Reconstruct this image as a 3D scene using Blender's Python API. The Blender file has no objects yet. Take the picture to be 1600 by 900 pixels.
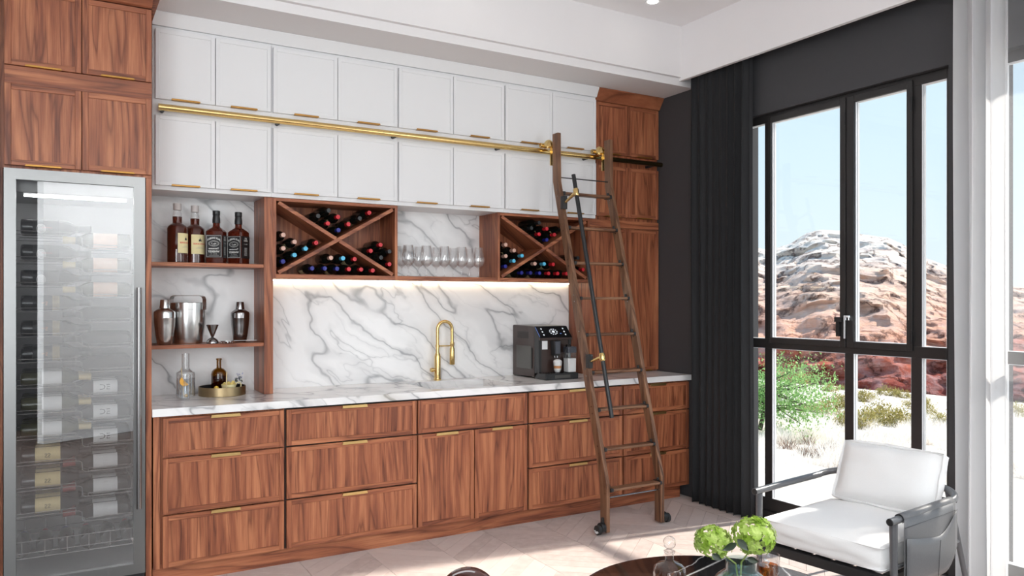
import bpy, bmesh, math, random
from mathutils import Vector, Matrix, noise as mnoise
random.seed(7)
PI = math.pi
scene = bpy.context.scene
C = scene.collection

# ------------------------------------------------------------------ camera
F_PX, CX, CY, CAM_H = 1212.0, 800.0, 469.7, 1.475
YAW = math.atan(713.0 / 1212.0)
SN, CS = math.sin(YAW), math.cos(YAW)
cam_d = bpy.data.cameras.new('camera')
cam_d.sensor_width = 36.0
cam_d.lens = 36.0 * F_PX / 1600.0
cam_d.shift_y = (CY - 450.0) / 1600.0
cam_d.clip_start = 0.05
cam_d.clip_end = 600
cam = bpy.data.objects.new('camera', cam_d)
cam.location = (0, 0, CAM_H)
cam.rotation_euler = (PI / 2, 0, -YAW)
C.objects.link(cam)
scene.camera = cam

# ------------------------------------------------------------------ view + sky
vs = scene.view_settings
vs.view_transform = 'Standard'
vs.look = 'None'
vs.exposure = 0.12
vs.gamma = 1.0
vs.use_curve_mapping = False
scene.cycles.use_denoising = True
scene.cycles.max_bounces = 12
scene.cycles.transparent_max_bounces = 24
scene.cycles.sample_clamp_indirect = 6.0
scene.cycles.blur_glossy = 0.5

world = bpy.data.worlds.new('sky')
scene.world = world
world.use_nodes = True
wn = world.node_tree.nodes
wl = world.node_tree.links
wn.clear()
w_out = wn.new('ShaderNodeOutputWorld')
w_bg = wn.new('ShaderNodeBackground')
w_tc = wn.new('ShaderNodeTexCoord')
w_sx = wn.new('ShaderNodeSeparateXYZ')
w_rp = wn.new('ShaderNodeValToRGB')
wl.new(w_tc.outputs['Generated'], w_sx.inputs[0])
wl.new(w_sx.outputs['Z'], w_rp.inputs[0])
w_rp.color_ramp.elements[0].position = 0.0
w_rp.color_ramp.elements[0].color = (0.80, 0.91, 0.98, 1)
w_rp.color_ramp.elements[1].position = 0.75
w_rp.color_ramp.elements[1].color = (0.36, 0.60, 0.92, 1)
e_ = w_rp.color_ramp.elements.new(0.16)
e_.color = (0.68, 0.85, 0.97, 1)
wl.new(w_rp.outputs[0], w_bg.inputs['Color'])
w_bg.inputs['Strength'].default_value = 1.05
wl.new(w_bg.outputs[0], w_out.inputs[0])

# sun: comes in through the window wall, low and almost square to it
sun_d = bpy.data.lights.new('sun', 'SUN')
sun_d.energy = 7.2
sun_d.color = (1.0, 0.93, 0.84)
sun_d.angle = math.radians(2.2)
sun = bpy.data.objects.new('sun', sun_d)
SUN_EL, SUN_AZ = math.radians(41), math.radians(-8.0)
sv = Vector((math.cos(SUN_EL) * math.cos(SUN_AZ), math.cos(SUN_EL) * math.sin(SUN_AZ), math.sin(SUN_EL)))
sun.rotation_euler = sv.to_track_quat('Z', 'Y').to_euler()
sun.location = (12, -2, 9)
C.objects.link(sun)


def area(name, loc, target, sx, sy, power, col=(1, 1, 1)):
    d = bpy.data.lights.new(name, 'AREA')
    d.shape = 'RECTANGLE'
    d.size, d.size_y, d.energy, d.color = sx, sy, power, col
    o = bpy.data.objects.new(name, d)
    o.location = loc
    o.rotation_euler = (Vector(loc) - Vector(target)).to_track_quat('Z', 'Y').to_euler()
    C.objects.link(o)
    return o


# added fill lamps out of view, at the rear and side openings
area('fill_rear', (-1.75, -1.55, 1.75), (1.2, 4.6, 2.2), 2.2, 2.7, 128, (0.92, 0.97, 1.0))
area('fill_side', (4.02, -0.55, 1.6), (0.0, 1.2, 2.3), 2.0, 2.2, 50, (0.92, 0.97, 1.0))
# added fill lamp without a fixture, brightening the unseen white wall
area('wall_fill', (1.61, -0.78, 3.46), (1.31, -1.36, 1.1), 2.6, 0.16, 140, (0.92, 0.97, 1.0))


# ------------------------------------------------------------------ pixel helpers (1600x900 frame)
def _ray(u, v):
    r = (u - CX) / F_PX
    return (SN + CS * r, CS - SN * r, (CY - v) / F_PX)


def at_y(u, v, Y):
    x, y, z = _ray(u, v)
    k = Y / y
    return Vector((x * k, Y, CAM_H + z * k))


def at_x(u, v, X):
    x, y, z = _ray(u, v)
    k = X / x
    return Vector((X, y * k, CAM_H + z * k))


def at_z(u, v, Z):
    x, y, z = _ray(u, v)
    k = (Z - CAM_H) / z
    return Vector((x * k, y * k, Z))


# ------------------------------------------------------------------ mesh helpers
class MB:
    def __init__(self):
        self.v, self.f, self.m = [], [], []

    def add(self, vs_, fs_, mat=0):
        o = len(self.v)
        self.v += [tuple(p) for p in vs_]
        for f in fs_:
            self.f.append([i + o for i in f])
            self.m.append(mat)
        return self

    def box(self, x0, x1, y0, y1, z0, z1, mat=0):
        vs_ = [(x, y, z) for z in (z0, z1) for y in (y0, y1) for x in (x0, x1)]
        fs_ = [(0, 2, 3, 1), (4, 5, 7, 6), (0, 1, 5, 4), (2, 6, 7, 3), (0, 4, 6, 2), (1, 3, 7, 5)]
        return self.add(vs_, fs_, mat)

    def prism(self, poly, a0, a1, axis='x', mat=0):
        """extrude a closed polygon of 2D points along an axis"""
        n = len(poly)

        def P(p, a):
            if axis == 'x':
                return (a, p[0], p[1])
            if axis == 'y':
                return (p[0], a, p[1])
            return (p[0], p[1], a)
        vs_ = [P(p, a0) for p in poly] + [P(p, a1) for p in poly]
        fs_ = [tuple(range(n))[::-1], tuple(range(n, 2 * n))]
        fs_ += [(i, (i + 1) % n, n + (i + 1) % n, n + i) for i in range(n)]
        return self.add(vs_, fs_, mat)

    def lathe(self, prof, seg=24, c=(0, 0, 0), mat=0, a0=0.0, a1=2 * PI, cap=False, axis='z', sx=1.0, sy=1.0):
        full = abs(a1 - a0 - 2 * PI) < 1e-6
        ns = seg if full else seg + 1
        vs_, fs_ = [], []
        for r, z in prof:
            for i in range(ns):
                a = a0 + (a1 - a0) * i / seg
                p = (r * math.cos(a) * sx, r * math.sin(a) * sy, z)
                if axis == 'x':
                    p = (p[2], p[0], p[1])
                elif axis == 'y':
                    p = (p[0], p[2], p[1])
                elif axis == '-y':
                    p = (p[0], -p[2], p[1])
                elif axis == '-x':
                    p = (-p[2], p[0], p[1])
                vs_.append((p[0] + c[0], p[1] + c[1], p[2] + c[2]))
        for j in range(len(prof) - 1):
            for i in range(seg):
                i2 = (i + 1) % ns
                fs_.append((j * ns + i, j * ns + i2, (j + 1) * ns + i2, (j + 1) * ns + i))
        if cap:
            fs_.append(tuple(range(ns))[::-1])
            fs_.append(tuple(range((len(prof) - 1) * ns, len(prof) * ns)))
        return self.add(vs_, fs_, mat)

    def tube(self, pts, r, seg=10, mat=0, cap=True, closed=False):
        pts = [Vector(p) for p in pts]
        n = len(pts)
        rr = r if isinstance(r, (list, tuple)) else [r] * n
        rings, up = [], None
        for i, p in enumerate(pts):
            a = pts[i - 1] if (i > 0 or closed) else p
            b = pts[(i + 1) % n] if (i < n - 1 or closed) else p
            t = (b - a).normalized()
            if up is None:
                up = Vector((0, 0, 1)) if abs(t.z) < 0.9 else Vector((1, 0, 0))
            s = t.cross(up)
            if s.length < 1e-6:
                s = t.cross(Vector((0, 1, 0)))
            s.normalize()
            up = s.cross(t).normalized()
            rings.append([p + (s * math.cos(2 * PI * k / seg) + up * math.sin(2 * PI * k / seg)) * rr[i] for k in range(seg)])
        vs_ = [q for ring in rings for q in ring]
        fs_ = []
        for i in range(n if closed else n - 1):
            j = (i + 1) % n
            for k in range(seg):
                k2 = (k + 1) % seg
                fs_.append((i * seg + k, i * seg + k2, j * seg + k2, j * seg + k))
        if cap and not closed:
            fs_.append(tuple(range(seg))[::-1])
            fs_.append(tuple(range((n - 1) * seg, n * seg)))
        return self.add(vs_, fs_, mat)

    def bar(self, a, b, w, h, mat=0, side=None):
        """square bar from a to b"""
        a, b = Vector(a), Vector(b)
        t = (b - a).normalized()
        s = Vector(side) if side else t.cross(Vector((0, 0, 1)) if abs(t.z) < 0.95 else Vector((1, 0, 0))).normalized()
        u = s.cross(t).normalized()
        q = [(-1, -1), (1, -1), (1, 1), (-1, 1)]
        vs_ = [p + s * (i * w / 2) + u * (j * h / 2) for p in (a, b) for i, j in q]
        return self.add(vs_, [(0, 3, 2, 1), (4, 5, 6, 7), (0, 1, 5, 4), (1, 2, 6, 5), (2, 3, 7, 6), (3, 0, 4, 7)], mat)

    def grid(self, fn, nu, nv, mat=0):
        vs_ = [fn(i / nu, j / nv) for j in range(nv + 1) for i in range(nu + 1)]
        fs_ = [(j * (nu + 1) + i, j * (nu + 1) + i + 1, (j + 1) * (nu + 1) + i + 1, (j + 1) * (nu + 1) + i)
               for j in range(nv) for i in range(nu)]
        return self.add(vs_, fs_, mat)

    def xf(self, M):
        self.v = [tuple(M @ Vector(p)) for p in self.v]
        return self

    def mesh(self, name, mats, smooth=False):
        me = bpy.data.meshes.new(name)
        me.from_pydata(self.v, [], self.f)
        for m in (mats if isinstance(mats, (list, tuple)) else [mats]):
            me.materials.append(m)
        if any(self.m):
            me.polygons.foreach_set('material_index', self.m)
        bm = bmesh.new()
        bm.from_mesh(me)
        bmesh.ops.recalc_face_normals(bm, faces=bm.faces)
        bm.to_mesh(me)
        bm.free()
        if smooth:
            me.polygons.foreach_set('use_smooth', [True] * len(me.polygons))
            me.set_sharp_from_angle(angle=math.radians(38))
        me.update()
        return me

    def build(self, name, mats, parent=None, smooth=False, bevel=0.0, loc=None, seg=2):
        """link as one object; vertices are given in world space, the parent's location is taken off"""
        if loc is None:
            loc = Vector((0, 0, 0))
            p = parent
            while p is not None:
                loc = loc + p.location
                p = p.parent
        else:
            loc = Vector(loc)
        if loc.length:
            self.v = [(a - loc.x, b - loc.y, c_ - loc.z) for a, b, c_ in self.v]
        o = bpy.data.objects.new(name, self.mesh(name, mats, smooth))
        C.objects.link(o)
        if parent is not None:
            o.parent = parent
        else:
            o.location = loc
        if bevel:
            md = o.modifiers.new('bevel', 'BEVEL')
            md.width, md.segments, md.limit_method, md.angle_limit = bevel, seg, 'ANGLE', math.radians(40)
        return o


def tag(o, label, cat, group=None):
    o['label'], o['category'] = label, cat
    if group:
        o['group'] = group
    return o


def struct(o, label=None):
    o['kind'] = 'structure'
    if label:
        o['label'] = label
        o['category'] = o.name.split('_')[0].split('.')[0]
    return o


def thing(name, label, cat, loc=(0, 0, 0), group=None, rz=0.0):
    o = bpy.data.objects.new(name, None)
    o.empty_display_size = 0.1
    o.location = loc
    o.rotation_euler = (0, 0, rz)
    C.objects.link(o)
    return tag(o, label, cat, group)


def copy_tree(o, parent=None):
    c_ = o.copy()
    C.objects.link(c_)
    c_.parent = parent
    for ch in list(o.children):
        copy_tree(ch, c_)
    return c_


def inst(name, me, parent=None, loc=(0, 0, 0), rot=(0, 0, 0), scale=None):
    o = bpy.data.objects.new(name, me)
    C.objects.link(o)
    o.parent = parent
    o.location = loc
    o.rotation_euler = rot
    if scale:
        o.scale = scale
    return o


# ------------------------------------------------------------------ materials
MAT = {}


def new_mat(name):
    m = bpy.data.materials.new(name)
    m.use_nodes = True
    nt = m.node_tree
    nt.nodes.clear()
    out = nt.nodes.new('ShaderNodeOutputMaterial')
    MAT[name] = m
    return m, nt, out


def N(nt, typ, inputs=None, **props):
    n = nt.nodes.new(typ)
    for k, v in props.items():
        setattr(n, k, v)
    for k, v in (inputs or {}).items():
        sk = n.inputs[k]
        if hasattr(v, 'bl_idname') and hasattr(v, 'is_output'):
            nt.links.new(v, sk)
        else:
            sk.default_value = v
    return n


def ramp(nt, fac, stops, interp='LINEAR'):
    n = nt.nodes.new('ShaderNodeValToRGB')
    n.color_ramp.interpolation = interp
    el = n.color_ramp.elements
    while len(el) < len(stops):
        el.new(0.5)
    for e, (p, c_) in zip(el, stops):
        e.position = p
        e.color = tuple(c_) + (1,) if len(c_) == 3 else c_
    nt.links.new(fac, n.inputs[0])
    return n.outputs[0]


def math_n(nt, op, a, b=0.5, clamp=False):
    n = N(nt, 'ShaderNodeMath', {0: a, 1: b}, operation=op)
    n.use_clamp = clamp
    return n.outputs[0]


def mix_c(nt, fac, a, b, blend='MIX'):
    n = nt.nodes.new('ShaderNodeMix')
    n.data_type = 'RGBA'
    n.blend_type = blend
    for sk, v in ((n.inputs[0], fac), (n.inputs[6], a), (n.inputs[7], b)):
        if hasattr(v, 'is_output'):
            nt.links.new(v, sk)
        else:
            sk.default_value = v if not isinstance(v, tuple) or len(v) == 4 else v + (1,)
    return n.outputs[2]


def principled(nt, out, **kw):
    b = nt.nodes.new('ShaderNodeBsdfPrincipled')
    for k, v in kw.items():
        k = {'base': 'Base Color', 'rough': 'Roughness', 'metal': 'Metallic', 'spec': 'Specular IOR Level', 'normal': 'Normal',
             'trans': 'Transmission Weight', 'ior': 'IOR', 'coat': 'Coat Weight', 'sheen': 'Sheen Weight', 'alpha': 'Alpha',
             'emit': 'Emission Color', 'estr': 'Emission Strength', 'coatr': 'Coat Roughness', 'aniso': 'Anisotropic', 'sss': 'Subsurface Weight'}[k]
        sk = b.inputs[k]
        if hasattr(v, 'is_output'):
            nt.links.new(v, sk)
        else:
            sk.default_value = v + (1,) if isinstance(v, tuple) and len(v) == 3 else v
    nt.links.new(b.outputs[0], out.inputs['Surface'])
    return b


def coords(nt, rnd=True, scale=(1, 1, 1), rot=(0, 0, 0)):
    tc = nt.nodes.new('ShaderNodeTexCoord')
    v = tc.outputs['Object']
    if rnd:
        oi = nt.nodes.new('ShaderNodeObjectInfo')
        mu = N(nt, 'ShaderNodeVectorMath', {0: (13.7, 7.9, 5.3), 'Scale': oi.outputs['Random']}, operation='SCALE')
        v = N(nt, 'ShaderNodeVectorMath', {0: v, 1: mu.outputs[0]}, operation='ADD').outputs[0]
    mp = N(nt, 'ShaderNodeMapping', {'Vector': v, 'Scale': scale, 'Rotation': rot})
    return mp.outputs[0]


def bump(nt, h, strength=0.2, dist=0.002):
    return N(nt, 'ShaderNodeBump', {'Height': h, 'Strength': strength, 'Distance': dist}).outputs[0]


def simple(name, base, rough=0.5, metal=0.0, bumpy=0.0, bscale=60.0, var=0.0, **kw):
    """plain finish with a little procedural variation"""
    m, nt, out = new_mat(name)
    v = coords(nt, True)
    nz = N(nt, 'ShaderNodeTexNoise', {'Vector': v, 'Scale': bscale, 'Detail': 3.0})
    col = base
    if var:
        col = mix_c(nt, nz.outputs[0], tuple(max(0, c_ * (1 - var)) for c_ in base), tuple(min(1, c_ * (1 + var)) for c_ in base))
    args = dict(base=col, rough=rough, metal=metal)
    args.update(kw)
    if bumpy:
        args['normal'] = bump(nt, nz.outputs[0], bumpy, 0.002)
    principled(nt, out, **args)
    return m


def wood(name, axis, dark, mid, light, rough=0.42, ring=5.0, spec=0.4, coat=0.0):
    """walnut-like grain running along one axis"""
    m, nt, out = new_mat(name)
    v = coords(nt, True)
    sp = N(nt, 'ShaderNodeSeparateXYZ', {0: v})
    ax = {'x': 0, 'y': 1, 'z': 2}[axis]
    oth = [i for i in range(3) if i != ax]
    cross = math_n(nt, 'ADD', sp.outputs[oth[0]], math_n(nt, 'MULTIPLY', sp.outputs[oth[1]], 0.83))
    along = sp.outputs[ax]
    big = N(nt, 'ShaderNodeCombineXYZ', {0: math_n(nt, 'MULTIPLY', cross, 1.0), 1: math_n(nt, 'MULTIPLY', along, 0.17), 2: 0.0})
    warp = N(nt, 'ShaderNodeTexNoise', {'Vector': big.outputs[0], 'Scale': 3.2, 'Detail': 2.0, 'Roughness': 0.4})
    ph = math_n(nt, 'ADD', math_n(nt, 'MULTIPLY', cross, ring * 3.6), math_n(nt, 'MULTIPLY', warp.outputs[0], 9.0))
    rings = math_n(nt, 'PINGPONG', ph, 0.5)
    rings = math_n(nt, 'MULTIPLY', rings, 2.0)
    finev = N(nt, 'ShaderNodeCombineXYZ', {0: math_n(nt, 'MULTIPLY', cross, 165.0), 1: math_n(nt, 'MULTIPLY', along, 5.5), 2: 0.0})
    fine = N(nt, 'ShaderNodeTexNoise', {'Vector': finev.outputs[0], 'Scale': 1.0, 'Detail': 4.0, 'Roughness': 0.65})
    stv = N(nt, 'ShaderNodeCombineXYZ', {0: math_n(nt, 'MULTIPLY', cross, 34.0), 1: math_n(nt, 'MULTIPLY', along, 0.9), 2: 3.0})
    streak = N(nt, 'ShaderNodeTexNoise', {'Vector': stv.outputs[0], 'Scale': 1.0, 'Detail': 3.0, 'Roughness': 0.6})
    brv = N(nt, 'ShaderNodeCombineXYZ', {0: math_n(nt, 'MULTIPLY', cross, 9.0), 1: math_n(nt, 'MULTIPLY', along, 0.8), 2: 7.0})
    broad = N(nt, 'ShaderNodeTexNoise', {'Vector': brv.outputs[0], 'Scale': 1.0, 'Detail': 3.0, 'Roughness': 0.55})
    lnv = N(nt, 'ShaderNodeCombineXYZ', {0: math_n(nt, 'ADD', math_n(nt, 'MULTIPLY', cross, 17.0), math_n(nt, 'MULTIPLY', warp.outputs[0], 5.0)), 1: math_n(nt, 'MULTIPLY', along, 0.9), 2: 11.0})
    lines = N(nt, 'ShaderNodeTexNoise', {'Vector': lnv.outputs[0], 'Scale': 1.0, 'Detail': 2.0, 'Roughness': 0.5})
    dl = ramp(nt, math_n(nt, 'ABSOLUTE', math_n(nt, 'SUBTRACT', lines.outputs[0], 0.5)), [(0.0, (0.50, 0.44, 0.44)), (0.018, (0.80, 0.77, 0.77)), (0.05, (1, 1, 1))])
    t = math_n(nt, 'ADD', math_n(nt, 'MULTIPLY', rings, 0.10), math_n(nt, 'MULTIPLY', fine.outputs[0], 0.34))
    t = math_n(nt, 'ADD', t, math_n(nt, 'MULTIPLY', streak.outputs[0], 0.36))
    t = math_n(nt, 'ADD', t, math_n(nt, 'MULTIPLY', broad.outputs[0], 0.42))
    col = ramp(nt, t, [(0.43, dark), (0.60, mid), (0.76, light)])
    col = mix_c(nt, 1.0, col, dl, 'MULTIPLY')
    principled(nt, out, base=col, rough=rough, spec=spec, coat=coat, normal=bump(nt, fine.outputs[0], 0.10, 0.001))
    return m


for tone, (d_, m_, l_) in {'walnut': ((0.125, 0.034, 0.019), (0.315, 0.102, 0.047), (0.50, 0.195, 0.090)),
                           'oak': ((0.080, 0.034, 0.018), (0.180, 0.088, 0.047), (0.28, 0.145, 0.080))}.items():
    for ax_ in 'xyz':
        wood(tone + '_' + ax_, ax_, d_, m_, l_)


def marble(name, base, vein, gold, scale=1.0, rough=0.18, thr=0.016):
    m, nt, out = new_mat(name)
    tc = nt.nodes.new('ShaderNodeTexCoord')
    wv = N(nt, 'ShaderNodeTexNoise', {'Vector': tc.outputs['Object'], 'Scale': 1.7 * scale, 'Detail': 4.0, 'Roughness': 0.55})
    off = N(nt, 'ShaderNodeVectorMath', {0: wv.outputs['Color'], 1: (0.5, 0.5, 0.5)}, operation='SUBTRACT')
    off = N(nt, 'ShaderNodeVectorMath', {0: off.outputs[0], 'Scale': 0.30}, operation='SCALE')
    pv = N(nt, 'ShaderNodeVectorMath', {0: tc.outputs['Object'], 1: off.outputs[0]}, operation='ADD')
    m0 = N(nt, 'ShaderNodeMapping', {'Vector': pv.outputs[0], 'Rotation': (0, math.radians(-34), math.radians(12))})
    mp = N(nt, 'ShaderNodeMapping', {'Vector': m0.outputs[0], 'Scale': (0.62 * scale, 1.7 * scale, 2.3 * scale)})

    def veins(sc_, w, seed, det):
        mo = N(nt, 'ShaderNodeVectorMath', {0: mp.outputs[0], 1: (seed, seed * 0.7, seed * 1.3)}, operation='ADD')
        nz = N(nt, 'ShaderNodeTexNoise', {'Vector': mo.outputs[0], 'Scale': sc_, 'Detail': det, 'Roughness': 0.5})
        rd = math_n(nt, 'ABSOLUTE', math_n(nt, 'SUBTRACT', nz.outputs[0], 0.5))
        return ramp(nt, rd, [(0.0, (1, 1, 1)), (w * 0.35, (0.75, 0.75, 0.75)), (w, (0.25, 0.25, 0.25)), (w * 4.5, (0, 0, 0))])
    a = veins(1.35, thr, 0.0, 2.0)
    b = veins(2.7, thr * 0.8, 3.1, 3.0)
    msk = N(nt, 'ShaderNodeTexNoise', {'Vector': mp.outputs[0], 'Scale': 1.4, 'Detail': 2.0})
    mk = ramp(nt, msk.outputs[0], [(0.40, (0, 0, 0)), (0.62, (1, 1, 1))])
    cl = N(nt, 'ShaderNodeTexNoise', {'Vector': mp.outputs[0], 'Scale': 1.1, 'Detail': 5.0, 'Roughness': 0.6})
    cloud = ramp(nt, cl.outputs[0], [(0.47, (0, 0, 0)), (0.78, (0.55, 0.55, 0.55))])
    tot = math_n(nt, 'ADD', math_n(nt, 'MULTIPLY', a, 0.85), math_n(nt, 'MULTIPLY', math_n(nt, 'MULTIPLY', b, mk), 0.6), True)
    tot = math_n(nt, 'ADD', tot, math_n(nt, 'MULTIPLY', cloud, 0.55), True)
    vc = mix_c(nt, ramp(nt, cl.outputs[0], [(0.60, (0, 0, 0)), (0.75, (1, 1, 1))]), vein, gold)
    principled(nt, out, base=mix_c(nt, tot, base, vc), rough=rough, spec=0.5)
    return m


marble('marble_white', (0.93, 0.92, 0.915), (0.34, 0.34, 0.35), (0.42, 0.38, 0.30))

# black marble with sparse white veins
VEINS = [(-0.2604, 0.9655, 0.2201, 0.010, 0.0055), (-0.3425, 0.9395, 0.2620, 0.060, 0.0035), (0.8173, -0.5763, 0.3242, 0.035, 0.0050), (0.55, 0.83, -0.18, 0.08, 0.004)]
m_, nt_, out_ = new_mat('marble_black')
tc_ = nt_.nodes.new('ShaderNodeTexCoord')
wv_ = N(nt_, 'ShaderNodeTexNoise', {'Vector': tc_.outputs['Object'], 'Scale': 7.0, 'Detail': 4.0, 'Roughness': 0.6})
vn_ = None
for (nx_, ny_, c0_, wob_, w_) in VEINS:
    dp_ = N(nt_, 'ShaderNodeVectorMath', {0: tc_.outputs['Object'], 1: (nx_, ny_, 0.0)}, operation='DOT_PRODUCT').outputs['Value']
    dd_ = math_n(nt_, 'ABSOLUTE', math_n(nt_, 'ADD', math_n(nt_, 'SUBTRACT', dp_, c0_), math_n(nt_, 'MULTIPLY', math_n(nt_, 'SUBTRACT', wv_.outputs[0], 0.5), wob_)))
    k_ = ramp(nt_, dd_, [(0.0, (1, 1, 1)), (w_ * 0.5, (0.7, 0.7, 0.7)), (w_, (0, 0, 0))])
    vn_ = k_ if vn_ is None else math_n(nt_, 'MAXIMUM', vn_, k_)
principled(nt_, out_, base=mix_c(nt_, vn_, (0.012, 0.011, 0.012), (0.6, 0.6, 0.6)), rough=0.12)

simple('white_lacquer', (0.80, 0.795, 0.80), 0.38, var=0.01, bscale=3)
simple('white_paint', (0.80, 0.775, 0.765), 0.75, bumpy=0.03, var=0.012, bscale=5)
simple('rear_paint', (0.86, 0.86, 0.86), 0.7, bumpy=0.03, var=0.012, bscale=5)
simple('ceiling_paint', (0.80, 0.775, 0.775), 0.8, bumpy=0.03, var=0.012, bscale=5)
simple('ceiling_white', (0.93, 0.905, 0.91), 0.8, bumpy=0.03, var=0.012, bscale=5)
simple('charcoal_paint', (0.053, 0.052, 0.056), 0.7, bumpy=0.05, var=0.04, bscale=40)
simple('black_gap', (0.01, 0.009, 0.009), 0.6, var=0.2)
simple('frame_dark', (0.022, 0.020, 0.020), 0.38, var=0.06, spec=0.5)
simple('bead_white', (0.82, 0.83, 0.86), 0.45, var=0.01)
simple('brass', (0.74, 0.53, 0.22), 0.22, 1.0, var=0.04, bscale=20)
simple('brass_satin', (0.70, 0.48, 0.20), 0.36, 1.0, var=0.04, bscale=20)
simple('bronze_handle', (0.42, 0.22, 0.06), 0.45, 1.0, var=0.05, bscale=20)  # brass of the upper pulls, darkened in colour for their shaded faces
simple('bronze_dark', (0.10, 0.075, 0.035), 0.35, 1.0, var=0.05, bscale=20)
simple('tray_brass', (0.36, 0.27, 0.15), 0.40, 1.0, var=0.03, bscale=20)
simple('steel', (0.62, 0.61, 0.60), 0.25, 1.0, var=0.03, bscale=30)
simple('steel_dark', (0.30, 0.29, 0.29), 0.22, 1.0, var=0.03, bscale=30)
simple('steel_frame', (0.25, 0.247, 0.243), 0.34, 1.0, var=0.02, bscale=30)
simple('chrome', (0.78, 0.78, 0.79), 0.08, 1.0, var=0.01)
simple('fridge_liner', (0.55, 0.55, 0.55), 0.5, 0.2, var=0.02)
simple('black_metal', (0.014, 0.014, 0.015), 0.42, 0.0, var=0.1, spec=0.5)
simple('black_gloss', (0.010, 0.010, 0.011), 0.10, 0.0, var=0.1, spec=0.6)
simple('brown_plastic', (0.040, 0.022, 0.018), 0.28, var=0.05)
simple('grey_plastic', (0.075, 0.072, 0.065), 0.35, var=0.05)
simple('blue_grey_plastic', (0.060, 0.064, 0.080), 0.3, var=0.05)
simple('black_plastic', (0.015, 0.015, 0.016), 0.35, var=0.05)
simple('white_plastic', (0.80, 0.80, 0.80), 0.4, var=0.01)
simple('milk', (0.86, 0.86, 0.85), 0.35, var=0.01)
simple('foam', (0.80, 0.74, 0.68), 0.7, var=0.04, bscale=200, bumpy=0.1)
simple('coffee', (0.55, 0.22, 0.05), 0.4, var=0.05)
simple('wine_glass_dark', (0.006, 0.007, 0.006), 0.10, var=0.2, spec=0.6)
simple('wine_glass_olive', (0.045, 0.045, 0.008), 0.08, var=0.2, spec=0.6)
for nm_, cc_ in {'cap_red': (0.56, 0.012, 0.024), 'cap_blue': (0.008, 0.012, 0.21), 'cap_pink': (0.66, 0.41, 0.33), 'cap_cyan': (0.10, 0.50, 0.75),
                 'cap_black': (0.018, 0.02, 0.022), 'cap_gold': (0.60, 0.47, 0.20), 'cap_wine': (0.24, 0.02, 0.02), 'cap_silver': (0.55, 0.50, 0.48)}.items():
    simple(nm_, cc_, 0.35, var=0.05)
simple('paper_cream', (0.80, 0.66, 0.36), 0.7, var=0.04)
simple('paper_white', (0.78, 0.78, 0.78), 0.7, var=0.03)
simple('paper_pink', (0.82, 0.56, 0.42), 0.7, var=0.25, bscale=18)
simple('paper_yellow', (0.78, 0.68, 0.38), 0.7, var=0.03)
simple('paper_black', (0.012, 0.012, 0.013), 0.5, var=0.1)
simple('ink_black', (0.02, 0.02, 0.02), 0.6)
simple('ink_white', (0.72, 0.72, 0.70), 0.6)
simple('ink_red', (0.65, 0.07, 0.05), 0.6)
simple('ink_orange', (0.80, 0.30, 0.10), 0.6)
simple('ink_grey', (0.30, 0.30, 0.30), 0.6)
simple('cloth_dark', (0.020, 0.020, 0.022), 0.9, bumpy=0.2, bscale=900, var=0.12)
simple('linen', (0.86, 0.855, 0.85), 0.92, bumpy=0.25, bscale=420, var=0.06, sheen=0.2)
simple('leather_grey', (0.105, 0.105, 0.11), 0.42, bumpy=0.06, bscale=160, var=0.15)
simple('steel_painted', (0.13, 0.132, 0.14), 0.32, 0.35, var=0.05)
simple('brown_lacquer', (0.05, 0.016, 0.012), 0.12, var=0.25, bscale=12, coat=0.5)
simple('lemon', (0.72, 0.48, 0.06), 0.5, var=0.1)
simple('lemon_flesh', (0.85, 0.66, 0.22), 0.4, var=0.2, bscale=120)
simple('orange_slice', (0.80, 0.40, 0.05), 0.4, var=0.15, bscale=90)
simple('bamboo', (0.72, 0.55, 0.30), 0.5, var=0.08)
simple('leaf_dark', (0.012, 0.024, 0.008), 0.45, var=0.3, bscale=40)
simple('stem_green', (0.20, 0.26, 0.06), 0.5, var=0.15)
simple('petal_lilac', (0.55, 0.54, 0.68), 0.6, var=0.1)
simple('floor_rear', (0.075, 0.050, 0.040), 0.42, var=0.2, bscale=9)
simple('concrete', (0.58, 0.53, 0.48), 0.9, bumpy=0.2, bscale=30, var=0.08)
simple('bark', (0.10, 0.075, 0.06), 0.9, bumpy=0.4, bscale=40, var=0.3)
simple('rubber', (0.02, 0.02, 0.02), 0.6, var=0.1)


def leafmat(name, a, b, tr=0.35):
    m, nt, out = new_mat(name)
    oi = nt.nodes.new('ShaderNodeTexCoord')
    nz = N(nt, 'ShaderNodeTexNoise', {'Vector': oi.outputs['Object'], 'Scale': 23.0, 'Detail': 2.0})
    col = mix_c(nt, ramp(nt, nz.outputs[0], [(0.35, (0, 0, 0)), (0.65, (1, 1, 1))]), a, b)
    d = N(nt, 'ShaderNodeBsdfDiffuse', {'Color': col})
    t = N(nt, 'ShaderNodeBsdfTranslucent', {'Color': col})
    mx = N(nt, 'ShaderNodeMixShader', {0: tr, 1: d.outputs[0], 2: t.outputs[0]})
    nt.links.new(mx.outputs[0], out.inputs[0])
    return m


leafmat('petal_green', (0.26, 0.40, 0.05), (0.62, 0.74, 0.26), 0.3)
leafmat('leaf_green', (0.20, 0.40, 0.12), (0.46, 0.68, 0.30), 0.45)
leafmat('bush_olive', (0.24, 0.21, 0.06), (0.58, 0.52, 0.22), 0.35)
leafmat('dry_straw', (0.84, 0.78, 0.71), (0.97, 0.95, 0.92), 0.4)
leafmat('dry_twig', (0.14, 0.085, 0.065), (0.26, 0.17, 0.12), 0.2)


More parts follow.
